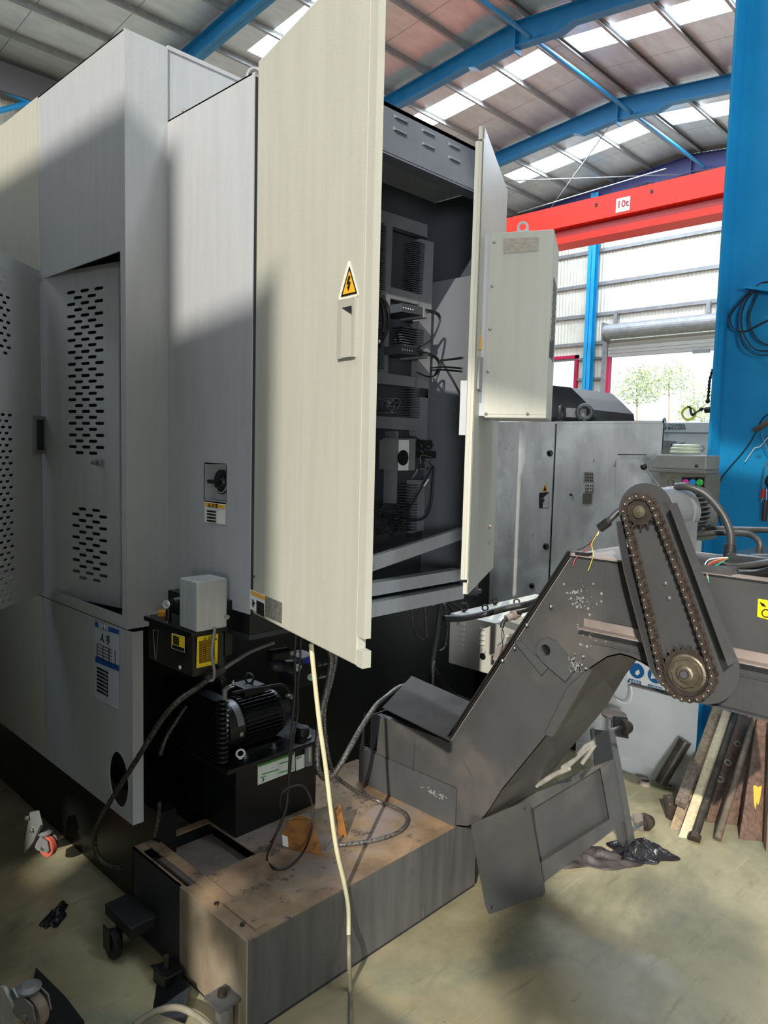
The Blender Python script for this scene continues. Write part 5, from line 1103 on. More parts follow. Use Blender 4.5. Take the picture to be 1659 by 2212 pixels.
# hose bundle behind: printed hydraulic hose, plain black hose, fat black cable over the control box
hh = hz('hydraulic_hose', 'thick black hydraulic hose with printing standing behind the conveyor tray', .0125, mat('hydraulic_hose', '#2a2a29', '#1f1f1e', .45, scale=40), [('y', 2.0, *cL(1190, 120)), ('y', 2.0, *cL(1165, 200)), ('y', 1.98, *cL(1140, 400)), ('y', 1.96, *cL(1110, 600)), ('y', 1.95, *cL(1105, 790))])
t0 = P('y', 1.94, *cL(1108, 760)); t1 = P('y', 1.96, *cL(1135, 450)); text('HYDRAULIC HOSE', .0125, t0+Vector((-.011, -.012, 0)), t1-t0, Vector((-1, 0, .1)), plain('grey_print', '#8d8d8a'), hh)
hz('black_hose', 'black hose curving down behind the conveyor to the right', .008, M_cable, [('y', 1.97, *cL(1120, 640)), ('y', 1.98, *cL(1180, 740)), ('y', 2.0, *cL(1270, 830)), ('y', 2.0, *cL(1390, 880))])
hz('black_hose', 'thick black cable running over the louvred box towards the conveyor', .0125, M_cable, [('y', 1.75, *cU(200, 500)), ('y', 1.73, *cU(400, 495)), ('y', 1.68, *cU(650, 450)), ('y', 1.60, *cU(900, 385)), ('y', 1.52, *cU(1150, 335)), ('y', 1.35, *cU(1290, 290))], 'cable')
c_ = hz('black_hose', 'second black cable with a grey connector above the louvred box', .008, M_cable, [('y', 1.4, *cU(1250, 330)), ('y', 1.5, *cU(1150, 395)), ('y', 1.55, *cU(1040, 430)), ('y', 1.57, *cU(980, 460)), ('y', 1.58, *cU(880, 520)), ('y', 1.58, *cU(850, 600))], 'cable')
A_, B_ = P('y', 1.56, *cU(1050, 430)), P('y', 1.58, *cU(900, 500)); MB().lathe(A_, B_-A_, [(.013, 0), (.017, .006), (.017, .022), (.019, .023), (.019, .034), (.014, .036), (.014, (B_-A_).length)], 16).build('connector_body', M_dust, c_)
for j, pts in enumerate((((850, 600), (875, 680), (860, 750), (800, 800)), ((855, 600), (850, 700), (860, 790), (840, 900)))):
    wire('connector_wire', [P('y', 1.57, *cU(*p)) for p in pts], .0016, M_cable, c_)
for j, (l, pts) in enumerate((('black cable arching over to the first eye bolt of the louvred box', ((80, 370), (140, 300), (220, 285), (300, 330), (400, 400))), ('lower black cable arch left of the louvred box', ((100, 350), (170, 310), (240, 330), (300, 420))))):
    hz('black_cable', l, .0055, M_cable, [('y', 1.95, *cU(*p)) for p in pts], 'cable')
for j, (l, pts) in enumerate((('dark cable hanging in the gap under the cabinet, leftmost', ((960, 200), (970, 350), (1010, 420), (1045, 440))), ('dark cable hanging in the gap under the cabinet, second', ((1050, 180), (1060, 300), (1065, 420))), ('dark cable hanging in the gap beside the louvred box', ((1195, 180), (1215, 330), (1200, 480), (1160, 520))))):
    hz('black_cable', l, .005, M_hosed, [('y', 2.05, *cL(*p)) for p in pts], 'cable')
for j, (l, pts) in enumerate((('white flex hanging below the safety signs', ((450, 385), (465, 480), (440, 560), (380, 560), (330, 530))),)):
    hz('white_flex', l,   .0035, M_white, [('x', 3.2, *cY(*p)) for p in pts], 'cable')
hz('floor_cable', 'pale dirty cable arching over the floor at the bottom edge', .0085, M_creamd, [('z', .02, 290, 2215), ('z', .03, 330, 2188), ('z', .04, 375, 2176), ('z', .04, 410, 2186), ('z', .03, 450, 2215), ('z', .02, 480, 2260)], 'cable')
# white flex bundle between the incline and the lying frame
for l, pts in (('whitish cable loop lying over the grey support frame, upper strand', ((0, 1010), (60, 940), (130, 905))), ('whitish cable loop lying over the grey support frame, lower strand', ((30, 1090), (80, 1020), (140, 930)))):
    hz('white_flex', l, .007, M_flex, [('x', 2.15, *cY(*p)) for p in pts], 'cable')
for l, pts in (('whitish cable bundle squeezed under the conveyor incline, upper', ((400, 750), (470, 700), (560, 650), (640, 580), (710, 520))), ('whitish cable bundle squeezed under the conveyor incline, lower', ((420, 740), (500, 690), (580, 655), (540, 650), (620, 600)))):
    hz('white_flex', l, .007, M_flex, [('x', 2.15, *cK(*p)) for p in pts], 'cable')
# ================================================================ dirty grey housing behind the conveyor
HX = 3.27
def hx(*q, off=0): return P('x', HX-off, *q)
yA = hx(1058, 1240).y; yM = hx(1196, 1000).y; yB = hx(1430, 918).y; ZH = 1.655
gh = thing('machine_housing', (HX+.5, (yA+yB)/2, 0), 'scuffed light grey machine housing behind the conveyor, hand marks on it', 'machine housing')
MB().box(HX, HX+.012, yM+.006, yA, .42, ZH).build('left_panel', M_dirty, gh)
MB().box(HX+.004, HX+.016, yB, yM-.006, .42, ZH).build('right_panel', M_dirty, gh)
MB().box(HX+.012, HX+.02, yB, yA+.04, .02, ZH).build('seam_backing', M_dark, gh)
MB().box(HX+.002, HX+.05, yB, yA, ZH-.01, ZH).box(HX+.05, HX+.66, 1.76, yA, ZH-.01, ZH).build('top_panel', M_dirty, gh)
MB().box(HX+.0, HX+.02, yA, yA+.045, .02, ZH).build('edge_post', M_dirty, gh)
lpn = MB().box(HX-.012, HX, 1.2, 1.78, .06, .98).build('lower_white_panel', M_whiteb, gh)
MB().box(HX-.014, HX, 1.2, 1.78, .0, .06).build('kick_plate', M_whiteb, gh)
MB().box(HX+.02, HX+.66, 1.76, yA, .0, ZH-.01).build('body', M_dark, gh)
# pocket with the warning sign, plugs, labels, handle
pk = [cS(413, 812), cS(482, 806), cS(482, 920), cS(413, 922)]
pq = [hx(*q, off=.001) for q in pk]; pm = MB().prism(pq, (-.001, 0, 0)).build('switch_pocket', M_dark, gh)
MB().prism([hx(*q, off=.003) for q in (cS(440, 850), cS(481, 815), cS(481, 918), cS(440, 918))], (-.001, 0, 0)).build('pocket_wall', M_dirty, pm); MB().ball(hx(*cS(437, 862), off=.006), .012, 12).build('pocket_knob', M_dark, pm)
MB().prism([hx(*q, off=.001) for q in (cS(457, 742), cS(474, 803), cS(434, 803))], (-.001, 0, 0)).build('warning_sign', M_amber, gh)
MB().prism([hx(*q, off=.003) for q in (cS(457, 757), cS(466, 797), cS(444, 797))], (-.001, 0, 0)).build('warning_symbol', M_ink, gh)
for p in ((494, 528), (465, 1195), (644, 825), (62, 1050), (58, 1163)):
    if p[0] < 100: continue
    r = .016 if p[0] < 600 else .006
    q = hx(*cS(*p)); MB().lathe(q, (-1, 0, 0), [(r, 0), (r, .008), (r*.6, .012)], 14).build('rubber_plug', M_black, gh)
q = hx(*cU(1190, 130)); MB().lathe(q, (-1, 0, 0), [(.014, 0), (.014, .008), (.008, .012)], 14).build('rubber_plug', M_black, gh)
for (a, b, m_, tx) in (((735, 662), (801, 742), plain('label_tan', '#8f8a83'), True), ((735, 742), (796, 812), plain('label_pale_grey', '#b9b8b5'), True), ((728, 815), (792, 890), plain('label_worn', '#67625c'), False)):
    o = MB().prism([hx(*q, off=.001) for q in (cS(a[0], a[1]), cS(b[0], a[1]), cS(b[0]-5, b[1]), cS(a[0]-4, b[1]))], (-.001, 0, 0)).build('info_label', m_, gh)
    if tx:
        for k in range(3): text('注意 安全', .011, hx(*cS(a[0]+6, a[1]+22+k*22), off=.003), (0, -1, 0), (0, 0, 1), M_ink, o)
MB().prism([hx(*q, off=.002) for q in (cS(980, 533), cS(1186, 536), cS(1186, 542), cS(980, 541))], (-.006, 0, 0)).build('door_seam', M_dark, gh)
MB().prism([hx(*q, off=.002) for q in (cS(966, 560), cS(969, 560), cS(962, 1060), cS(958, 1060))], (-.002, 0, 0)).build('door_seam', M_dirty, gh)
# smeared hand/cloth marks = own shapes of pale film on the left panel
# motor cover on top of the housing
mcx = HX+.15
def mp_(x, *q): return P('x', x, *q)
hood = thing('motor_hood', (mcx+.2, mp_(mcx, 1240, 905).y, ZH), 'black hood with two eye bolts on top of the grey housing', 'hood')
pts = [mp_(mcx, 1150, 910), mp_(mcx, 1285, 906), mp_(mcx, 1281, 885), mp_(mcx, 1255, 858), mp_(mcx, 1233, 837), mp_(mcx, 1196, 833), mp_(mcx, 1150, 830)]
for p in pts[:2]: p.z = ZH
MB().prism(pts, (.45, 0, 0)).build('hood_body', M_dark, hood)
pz = [mp_(mcx-.03, 1150, 912), mp_(mcx-.03, 1287, 909), mp_(mcx-.03, 1287, 902), mp_(mcx-.03, 1150, 902)]
for p in pz[:2]: p.z = ZH
MB().prism(pz, (.5, 0, 0)).build('hood_base', M_black, hood)
MB().prism([mp_(mcx-.02, 1223, 901), mp_(mcx-.02, 1262, 903), mp_(mcx-.02, 1262, 883), mp_(mcx-.02, 1223, 881)], (.02, 0, 0)).build('grey_block', M_zinc, hood)
for (px, R) in ((1262, .034), (1211, .032)):
    q = mp_(mcx-.05, px, 902); eyebolt('eye_bolt', (q.x, q.y, ZH+.004), (1, .55, 0) if px > 1240 else (.35, -1, 0), R, .011, M_dark, hood, neck=.012)

# ---- white machine behind with lettering
TX = 5.2
tq = lambda *q: P('x', TX, *q)
a, b = tq(1424, 912), tq(1560, 910)
tm = thing('white_machine', (TX+.4, (a.y+b.y)/2, 0), 'white machine with TOSHIBA MACHINE lettering behind the drill press', 'machine')
MB().box(TX, TX+.9, b.y-.6, a.y, .0, a.z).build('cover', M_whiteb, tm, bevel=.008)
s1_ = tq(*cS(1340, 335)); s2_ = tq(*cS(1336, 357))
w1 = (tq(*cS(1340, 335))-tq(*cS(1478, 335))).length
text('TOSHIBA', w1/5.4, Vector((TX-.003, s1_.y, s1_.z)), (0, -1, 0), (0, 0, 1), plain('grey_lettering', '#4b4b4e'), tm, bold=.0005, spacing=1.2)
text('MACHINE', w1/5.4, Vector((TX-.003, s2_.y, s2_.z)), (0, -1, 0), (0, 0, 1), bpy.data.materials['grey_lettering'], tm, bold=.0005, spacing=1.2)
q = tq(*cS(1400, 378)); MB().box(TX-.004, TX, b.y-.5, a.y, q.z-.004, q.z).build('panel_seam', M_zinc, tm)
q = tq(*cM(275, 1180)); q2 = tq(*cM(270, 1275)); MB().cyl(Vector((TX-.03, q.y, q.z)), Vector((TX-.03, q2.y, q2.z)), .008, 8).ball((TX-.03, q.y, q.z), .022, 12).ball((TX-.03, tq(*cM(280, 1140)).y, tq(*cM(280, 1140)).z), .015, 12, (1, 1, 2)).build('toggle_clamp', M_zinc, tm)
q = tq(*cM(240, 1300)); q2 = tq(*cM(350, 1300)); MB().box(TX-.14, TX, q2.y, q.y, q.z-.02, q.z+.03).cyl((TX-.08, q2.y, q.z), tq(*cM(405, 1283)), .008, 8).build('small_vice', M_zinc, tm)
# ---- drill press head (grey) with push buttons and lever
DX = 3.10
dq = lambda *q: P('x', DX, *q)
a, b = dq(1406, 985), dq(1527, 985); zt_, zm, zb_ = dq(1450, 982).z, dq(1450, 1013).z, dq(1450, 1021).z
dp = thing('drill_press', (DX+.2, (a.y+b.y)/2, 0), 'grey drill press head with pink, blue and green push buttons beside the blue column', 'drill press')
MB().prism([(DX, a.y-.0, zm), (DX, a.y-.004, zt_-.02), (DX, a.y-.03, zt_), (DX, b.y, zt_), (DX, b.y, zm)], (.15, 0, 0)).build('belt_cover', mat('drill_paint', '#8f8f89', '#82827c', .5, scale=5), dp, bevel=.006)
MB().box(DX-.006, DX+.15, b.y, a.y+.002, zb_, zm).build('cover_rim', mat('drill_paint_dark', '#74746f', None, .5), dp, bevel=.004)
hdm = mat('drill_head_paint', '#77766a', '#68675d', .6, scale=30, bump=.3)
hl = dq(*cM(228, 1500)); MB().box(DX+.01, DX+.166, b.y, hl.y, 1.15, zb_).build('head', hdm, dp)
None
MB().ball(dq(*cM(488, 1442)), .007).build('cover_screw', M_iron, dp)
for k, (x, c) in enumerate(((412, '#c43f9a'), (460, '#2a86c4'), (508, '#3fae4e'))):
    q = dq(*cM(x, 1555)); e = MB().box(DX+.004, DX+.01, q.y-.0165, q.y+.0165, q.z-.022, q.z+.022).build('button_plate', M_ink, dp); MB().lathe((DX+.004, q.y, q.z), (-1, 0, 0), [(.0145, 0), (.0145, .004), (.011, .009)], 20).build('push_button', plain('button_%d' % k, c, .3), e)
    text(('START', 'STOP', 'FWD')[k], .006, (DX+.003, q.y+.013, q.z+.017), (0, -1, 0), (0, 0, 1), M_white, e) if False else None
q = dq(*cM(395, 1605)); MB().box(DX+.004, DX+.01, dq(*cM(540, 1605)).y, q.y, q.z-.03, q.z+.014).build('switch_plate', M_ink, dp)
MB().ring(dq(*cM(325, 1555)), (1, 0, 0), .014, .004, 20, 8).build('pilot_boss', hdm, dp)
A_, B_ = P('x', DX-.05, *cM(128, 1447)), P('x', DX-.02, *cM(235, 1580)); MB().cyl(A_, B_, .0035, 8).build('feed_lever', M_zinc, dp); MB().ball(A_, .0145, 16).build('lever_knob', M_black, dp)
q = dq(*cM(358, 1360)); r_ = abs(dq(*cM(270, 1360)).y-dq(*cM(446, 1360)).y)/2
MB().ring((DX+.08, q.y, zt_+.012), (0, 0, 1), r_, .008, 32, 8).ring((DX+.08, q.y, zt_+.026), (0, 0, 1), r_*.97, .008, 32, 8).ring((DX+.08, q.y-.004, zt_+.038), (0, 0, 1), r_*.92, .007, 32, 8).build('hose_coil', mat('pale_green_hose', '#c5cdb4', None, .3), label='coil of pale translucent hose on top of the drill press', cat='hose coil')
eyebolt('eye_bolt', dq(*cM(442, 1345))-Vector((-.12, 0, .0)), (1, 0, 0), .012, .0035, M_zinc, None, neck=.004, label='small steel eye bolt beside the pale hose coil', cat='eye bolt')

# ---- safety signs on the white panel
def sq(x, y): return P('x', HX-.0135, *cY(x, y))
for k, (pts, l) in enumerate(((((430, 175), (577, 205), (577, 447), (420, 400)), 'blue safety sign with a hand-washing symbol, left of the pair'), (((583, 205), (760, 245), (754, 492), (577, 447)), 'blue boot safety sign, right of the pair'))):
    o = MB().prism([sq(*p) for p in pts], (.001, 0, 0)).build('safety_sign', M_white, label=l, cat='safety sign')
    c = sq(510, 280) if k == 0 else sq(672, 322); MB().cyl(c+Vector((-.0003, 0, 0)), c+Vector((-.0015, 0, 0)), .036, 28).build('blue_disc', plain('sign_blue_%d' % k, '#1c5f94'), o)
    w_ = M_white
    if k == 1:
        bt = [(640, 275), (668, 280), (672, 320), (700, 340), (712, 358), (680, 350), (655, 345), (630, 352), (640, 320)]
        MB().prism([sq(*p)+Vector((-.002, 0, 0)) for p in bt], (-.0006, 0, 0)).build('boot_symbol', w_, o)
    else:
        MB().prism([sq(*p)+Vector((-.002, 0, 0)) for p in ((500, 285), (530, 268), (538, 300), (520, 320), (498, 310))], (-.0006, 0, 0)).build('hand_symbol', w_, o)
    r_ = [(608, 395), (735, 428), (735, 462), (608, 425)] if k else [(440, 345), (546, 372), (546, 405), (430, 375)]
    bd = MB().prism([sq(*p)+Vector((-.0005, 0, 0)) for p in r_], (-.001, 0, 0)).build('text_band', bpy.data.materials['sign_blue_%d' % k], o)
    text('必须穿防护鞋' if k else '必须洗手', .013, sq(r_[0][0]+6, r_[0][1]+27)+Vector((-.002, 0, 0)), (0, -1, 0), (0, 0, 1), M_white, bd)
MB().box(HX+.021, HX+.022, 0, .1, 0, .1) if False else None

# ---- louvred control box (behind the incline)
bx0, by0, by1, bz0, bz1, bx1 = 2.4, 1.69, 1.925, .60, .815, 3.05
cb = thing('control_box', (bx0+.3, (by0+by1)/2, bz0), 'dusty white louvred control box with eye bolts between machine and conveyor', 'control box')
M_boxp = mat('control_box_paint', '#c0bfb6', '#a9a79d', .5, scale=5, stretch=(1, 1, .6), bump=.2, spot='#6a675f', sscale=14, samt=.62)
MB().box(bx0, bx1, by0, by1, bz0, bz1).build('box_body', M_boxp, cb, bevel=.004)
MB().box(2.5, 2.95, 1.74, 1.86, .0, bz0).build('stand', M_black, cb)
def bq(*p): return P('x', bx0-.0, *cU(*p))
for (x, y0_, n_) in ((410, 550, 6), (635, 605, 4)):
    for k in range(n_): louvre(bq(x-k*3, y0_+k*57), (0, -1, 0), (-1, 0, 0), .030, .0095, .007).build('louvre', M_boxp, cb)
for k in range(2): louvre(P('y', by0, *cU(925, 690+k*62)), (1, 0, 0), (0, -1, 0), .04, .009, .006).build('louvre', M_boxp, cb)
q = bq(637, 922); MB().lathe(q+Vector((.001, 0, 0)), (-1, 0, 0), [(.0145, 0), (.0145, .0022), (.012, .0022)], 24).build('cable_hole', M_black, cb)
for p in ((662, 425), (772, 345), (1015, 355), (425, 425)):
    q = P('z', bz1, *cU(*p)); eyebolt('eye_bolt', (q.x, q.y, bz1), (1, .6, 0), .012 if p[0] != 425 else .016, .0038, M_iron, cb, neck=.006)
sw = MB().obox(P('y', 1.64, *cU(850, 810)), P('y', 1.64, *cU(790, 970))-P('y', 1.64, *cU(850, 810)), (.045, 0, .008), (0, .02, 0)).build('limit_switch', M_dust, label='small dirty limit switch beside the incline rail under the cut wires', cat='switch')

# ---- chain hook with yellow ring by the blue column
HXk = 3.6
kq = lambda *q: P('x', HXk, *cM(*q))
hk = thing('chain_hoist_hook', kq(440, 1080), 'hoist hook with a yellow ring hanging in the bright doorway', 'hook')
MB().ring(kq(438, 1085), (1, .2, 0), .030, .0035, 28, 8).ring(kq(430, 1080), (1, .5, 0), .029, .003, 28, 8).build('yellow_ring', plain('yellow_plastic_ring', '#c9c92c'), hk)
MB().tube(spline([kq(405, 1050), kq(430, 1040), kq(445, 1045), kq(450, 1075), kq(460, 1095), kq(475, 1085)], 6), .006, 8).build('hook', M_iron, hk)
MB().cyl(kq(475, 1083), kq(530, 1050), .004, 8).ball(kq(520, 1055), .010, 10).cyl(kq(530, 1050), kq(556, 1060), .003, 8).cyl(kq(548, 1060), kq(590, 1058), .015, 10).build('shackle', M_iron, hk)
ch2 = MB(); prev = None
pts = spline([kq(565, 1000), kq(572, 930), kq(578, 860), kq(600, 780)], 6)
for i in range(len(pts)-1): ch2.tube([pts[i], pts[i+1]], .007 if i % 2 else .005, 6)
ch2.ball(kq(565, 1000), .011).build('hoist_chain', M_iron, label='dark hanging chain end against the doorway beside the blue column', cat='chain')
MB().box(HXk-.02, HXk+.02, kq(600, 780).y-.03, kq(600, 780).y, kq(600, 780).z-.01, kq(600, 780).z+.3) if False else None
# ================================================================ things standing and lying on the floor
def Zf(px, py, z=0.0): return P('z', z, px, py)
# planks, rods and the drilled beam leaning behind the conveyor
def leaning(name, foot, top, w, t, m_, label, cat, faces=None, wdir=None, parts=None, **k):
    """rectangular bar from foot to top, width along wdir, thickness towards the viewer side"""
    foot, top = Vector(foot), Vector(top); a = top-foot; wd = Vector(wdir or (.6, -.8, 0)).normalized(); wd = (wd-a.normalized()*wd.dot(a.normalized())).normalized(); td = a.cross(wd).normalized()
    if td.dot(CAM-foot) > 0: td = -td
    foot = foot+Vector((0, 0, .001)); return MB().obox(foot, a, wd*w, td*t).build(name, m_, None, label=label, cat=cat, bevel=.003, **k), wd, td
def yq(x, y, z=0): return P('z', z, *cY(x, y))
def yx(X, x, y): return P('x', X, *cY(x, y))
XB = 3.50
tl_ = yq(795, 1640); 
leaning('timber_plank', yq(795, 1660, .0), yx(3.50, 1180, 570), .055, .03, M_wood, 'wide weathered plank leaning on the blue column, rough dark upper end', 'plank', wdir=(.5, -.86, 0))
leaning('timber_batten', yq(872, 1735, .0), yx(3.46, 1265, 620), .055, .025, M_woodl, 'pale square batten leaning in front of the weathered plank', 'batten', wdir=(.5, -.86, 0))
pf_, pt_ = yq(795, 1660, .02), yx(3.50, 1180, 570); a_ = pt_-pf_; wv = Vector((.5, -.86, 0)); tn = a_.cross(wv).normalized(); tn = tn if tn.dot(CAM-pf_) > 0 else -tn
leaning('timber_offcut', pf_+a_*.16+tn*.034-wv*.012, pf_+a_*.46+tn*.034-wv*.012, .045, .03, mat('dark_timber', '#75685a', '#51473d', .8, scale=10, stretch=(6, 6, .7), bump=.4, bscale=60), 'short dark timber offcut resting on the lower part of the weathered plank', 'offcut', wdir=(.5, -.86, 0))
rd1 = MB(); A_, B_ = yq(1010, 1775), yx(3.50, 1390, 600); A_ = A_+Vector((0, 0, .01)); rd1.cyl(A_, B_, .0155, 16); rd1.lathe(A_, B_-A_, [(.024, -.006), (.024, .018), (.0155, .024)], 16); rd1.build('steel_rod', M_iron, label='long round iron bar with a flanged foot leaning right of the pale batten', cat='iron bar')
A_, B_ = yq(1215, 1775), yx(3.50, 1545, 680); A_ = A_+Vector((0, 0, .008)); MB().cyl(A_, B_, .0145, 14).build('steel_rod', mat('rusty_bar', '#77695a', '#5e5145', .6, .3, scale=30), label='plain rusty round bar leaning in front of the drilled beam', cat='iron bar')
bo, wd, td = leaning('drilled_beam', yq(1110, 1605), yx(3.56, 1400, 620), .14, .03, M_woodr, 'dark reddish wooden beam with three bolt holes, leaning between the two round bars', 'beam', wdir=(.5, -.86, -.05))
foot = yq(1110, 1605); top_ = yx(3.56, 1400, 620)
for (x, y) in ((1393, 922), (1308, 1085), (1240, 1232)):
    n = (CAM-foot).normalized(); r = ray(*cY(x, y)); t = (foot-td*.0-CAM).dot(td)/r.dot(td); c = CAM+r*t
    MB().lathe(c+td*.001, -td, [(.011, 0), (.013, .001), (.011, .002)], 16).build('bolt_hole', M_black, bo); MB().ring(c-td*.001, td, .013, .002, 16, 6).build('hole_wear', M_woodl, bo)
b1, wd1, td1 = leaning('timber_board', yq(1405, 1760), yx(3.45, 1565, 690), .11, .04, M_woodr, 'broad board with yellow paint patch leaning at the far right', 'board', wdir=(.62, -.78, 0))
def onpl(o, n, x, y): r = ray(*cY(x, y)); return CAM+r*((o-CAM).dot(n)/r.dot(n))
o_ = yq(1405, 1760)
MB().prism([onpl(o_-td1*.001, td1, *p) for p in ((1530, 1290), (1545, 1282), (1570, 1300), (1605, 1288), (1598, 1340), (1590, 1400), (1572, 1460), (1560, 1430), (1548, 1500), (1535, 1440))], -td1*.001).build('paint_patch', plain('yellow_old_paint', '#d8a93c', .7), b1)
leaning('timber_board', yq(1640, 1870), yx(3.38, 1700, 690), .10, .04, mat('grey_brown_board', '#7d6c58', '#5f5142', .8, scale=9, stretch=(6, 6, .7), bump=.4, bscale=60), 'last board at the very right edge, partly cut by the frame', 'board', wdir=(.62, -.78, 0))
# steel pipe, rings, small parts near the white panel
A_, B_ = yq(715, 1285, .02), yx(3.24, 935, 890)
MB().cyl(A_+Vector((0, 0, .012)), B_, .028, 24).ring(A_.lerp(B_, .28)+Vector((0, 0, .01)), B_-A_, .0285, .0012, 24, 6).build('steel_pipe', mat('dark_round_bar', '#6a645b', '#514c45', .35, .6, scale=20), label='thick dark steel bar leaning against the white panel', cat='steel bar')
def ringthing(px, py, R, r, h, label, m_=M_dust): q = yq(px, py); return MB().lathe((q.x, q.y, 0), (0, 0, 1), [(R-r, 0), (R, 0), (R, h), (R-r, h), (R-r, 0)], 28).build('steel_ring', m_, label=label, cat='ring')
ringthing(580, 1275, .027, .007, .020, 'small rusty steel ring lying left of the dark steel bar'); ringthing(800, 1310, .022, .010, .012, 'flat rusty ring lying at the foot of the dark steel bar')
q = yq(880, 1270); MB().lathe((q.x, q.y, 0), (0, 0, 1), [(.02, 0), (.02, .05), (.016, .055)], 6).build('hex_bushing', M_dust, label='grey hexagonal bushing between the steel bar and the planks', cat='bushing')
q = yq(800, 1560); MB().prism([yq(760, 1560), yq(800, 1590), Vector(yq(800, 1590))+Vector((.02, .02, .075)), yq(760, 1560)+Vector((.01, .02, .085))], (.03, -.02, 0)).build('rusty_lug', M_iron, label='small rusty lug standing left of the plank feet', cat='lug')
q = yx(HX-.02, 405, 960); MB().lathe((3.12, q.y, .30), (0, 0, 1), [(.052, 0), (.056, .004), (.056, .010), (.05, .014)], 28).cyl((3.12, q.y, 0), (3.12, q.y, .30), .012, 10).build('leveling_foot', M_dust, label='round pad of a levelling foot in front of the white panel', cat='levelling foot')
# ---- steel support frame lying under the conveyor
FX = 1.99
fm = thing('support_frame', (FX, 1.1, 0), 'grey welded support frame with levelling feet lying tilted beside the tank', 'support frame')
# plane of the frame through three floor/known points
oF = P('x', 2.02, *cK(270, 850)); 
nF = None
pA, pB, pC = Zf(*cK(445, 1275)), Zf(*cK(922, 1085)), P('x', 2.55, *cK(705, 440))
nF = (pB-pA).cross(pC-pA).normalized()
if nF.dot(CAM-pA) < 0: nF = -nF
def fp(x, y, off=0):
    r = ray(*cK(x, y)); o = pA+nF*off; return CAM+r*((o-CAM).dot(nF)/r.dot(nF))
def fbar(pts, name, t=.004, off=0, m_=M_conv): return MB().prism([fp(*p, off=off) for p in pts], -nF*t).build(name, m_, fm)
fbar([(270, 905), (750, 640), (800, 930), (430, 1165)], 'web_plate', off=-.03)
fbar([(240, 860), (818, 590), (750, 650), (300, 920)], 'top_channel'); fbar([(425, 1165), (800, 930), (880, 940), (440, 1275)], 'bottom_channel')
l0 = fbar([(703, 440), (806, 452), (826, 600), (718, 640)], 'leg', off=.004, m_=M_dark)
fbar([(750, 652), (815, 600), (880, 945), (800, 932)], 'end_channel', off=.002)
fbar([(800, 450), (822, 440), (858, 620), (942, 1078), (912, 1090), (826, 600)], 'leg_flange', off=.012, t=.010, m_=M_conv2)
fbar([(700, 442), (712, 432), (724, 540), (713, 546)], 'leg_flange', off=.012, t=.010, m_=M_conv2)
fbar([(800, 932), (880, 945), (915, 1090), (850, 1060), (838, 1000)], 'foot_gusset', off=-.01)
for (pc, sz, l) in ((((815, 370), (890, 378), (895, 492), (820, 478)), (895, 440), 0), (((920, 900), (1000, 905), (1030, 1005), (945, 985)), (1000, 950), 1)):
    pf = MB().prism([fp(*p, off=-.06) for p in pc], nF*.006).build('foot_plate', M_dark if l == 0 else M_dust, fm)
    c = fp(sum(p[0] for p in pc)/4, sum(p[1] for p in pc)/4, off=-.06); u = (fp(sz[0]+40, sz[1]-10, off=-.06)-c).normalized()
    MB().lathe(c, u, [(.03, 0), (.035, .02), (.024, .05), (.012, .052)], 16).build('foot_pad', M_iron, pf)
    MB().cyl(fp(910 if l else 800, 1000 if l else 450, off=-.02), c, .009, 10).build('foot_spindle', M_steel, pf)
# sheet steel cover leaning on the tank end
A4 = [P('y', 1.33, *cK(45, 960)), P('y', 1.38, *cK(355, 830)), Zf(*cK(440, 1340), .004), Zf(*cK(140, 1445), .004)]
c_ = (A4[0]+A4[1]+A4[2]+A4[3])/4; n_ = (A4[1]-A4[0]).cross(A4[3]-A4[0]).normalized(); U_ = (A4[1]-A4[0]).normalized(); V_ = n_.cross(U_)
# project corners into one plane through three of them
pln = [A4[3], A4[2], A4[0]]; nn_ = (pln[1]-pln[0]).cross(pln[2]-pln[0]).normalized()
def shp(x, y, off=0): r = ray(*cK(x, y)); return CAM+r*((pln[0]+nn_*off-CAM).dot(nn_)/r.dot(nn_))
U_ = (shp(440, 1340)-shp(140, 1445)).normalized(); V_ = nn_.cross(U_); O_ = shp(140, 1445)
def l2(p): d = p-O_; return (d.dot(U_), d.dot(V_))
outl_ = [l2(shp(*p)) for p in ((140, 1445), (122, 1400), (45, 1000), (45, 955), (345, 828), (362, 845), (378, 960), (410, 1130), (445, 1320), (435, 1345), (300, 1385), (200, 1425))]
hl_ = [circ(*l2(shp(*p)), .0075, 12) for p in ((160, 1405), (413, 1328), (335, 866))]
holed(outl_, hl_, O_, U_, V_, nn_, .003).build('sheet_cover', M_conv, label='bent grey sheet steel cover with corner holes leaning on the tank end', cat='cover plate')
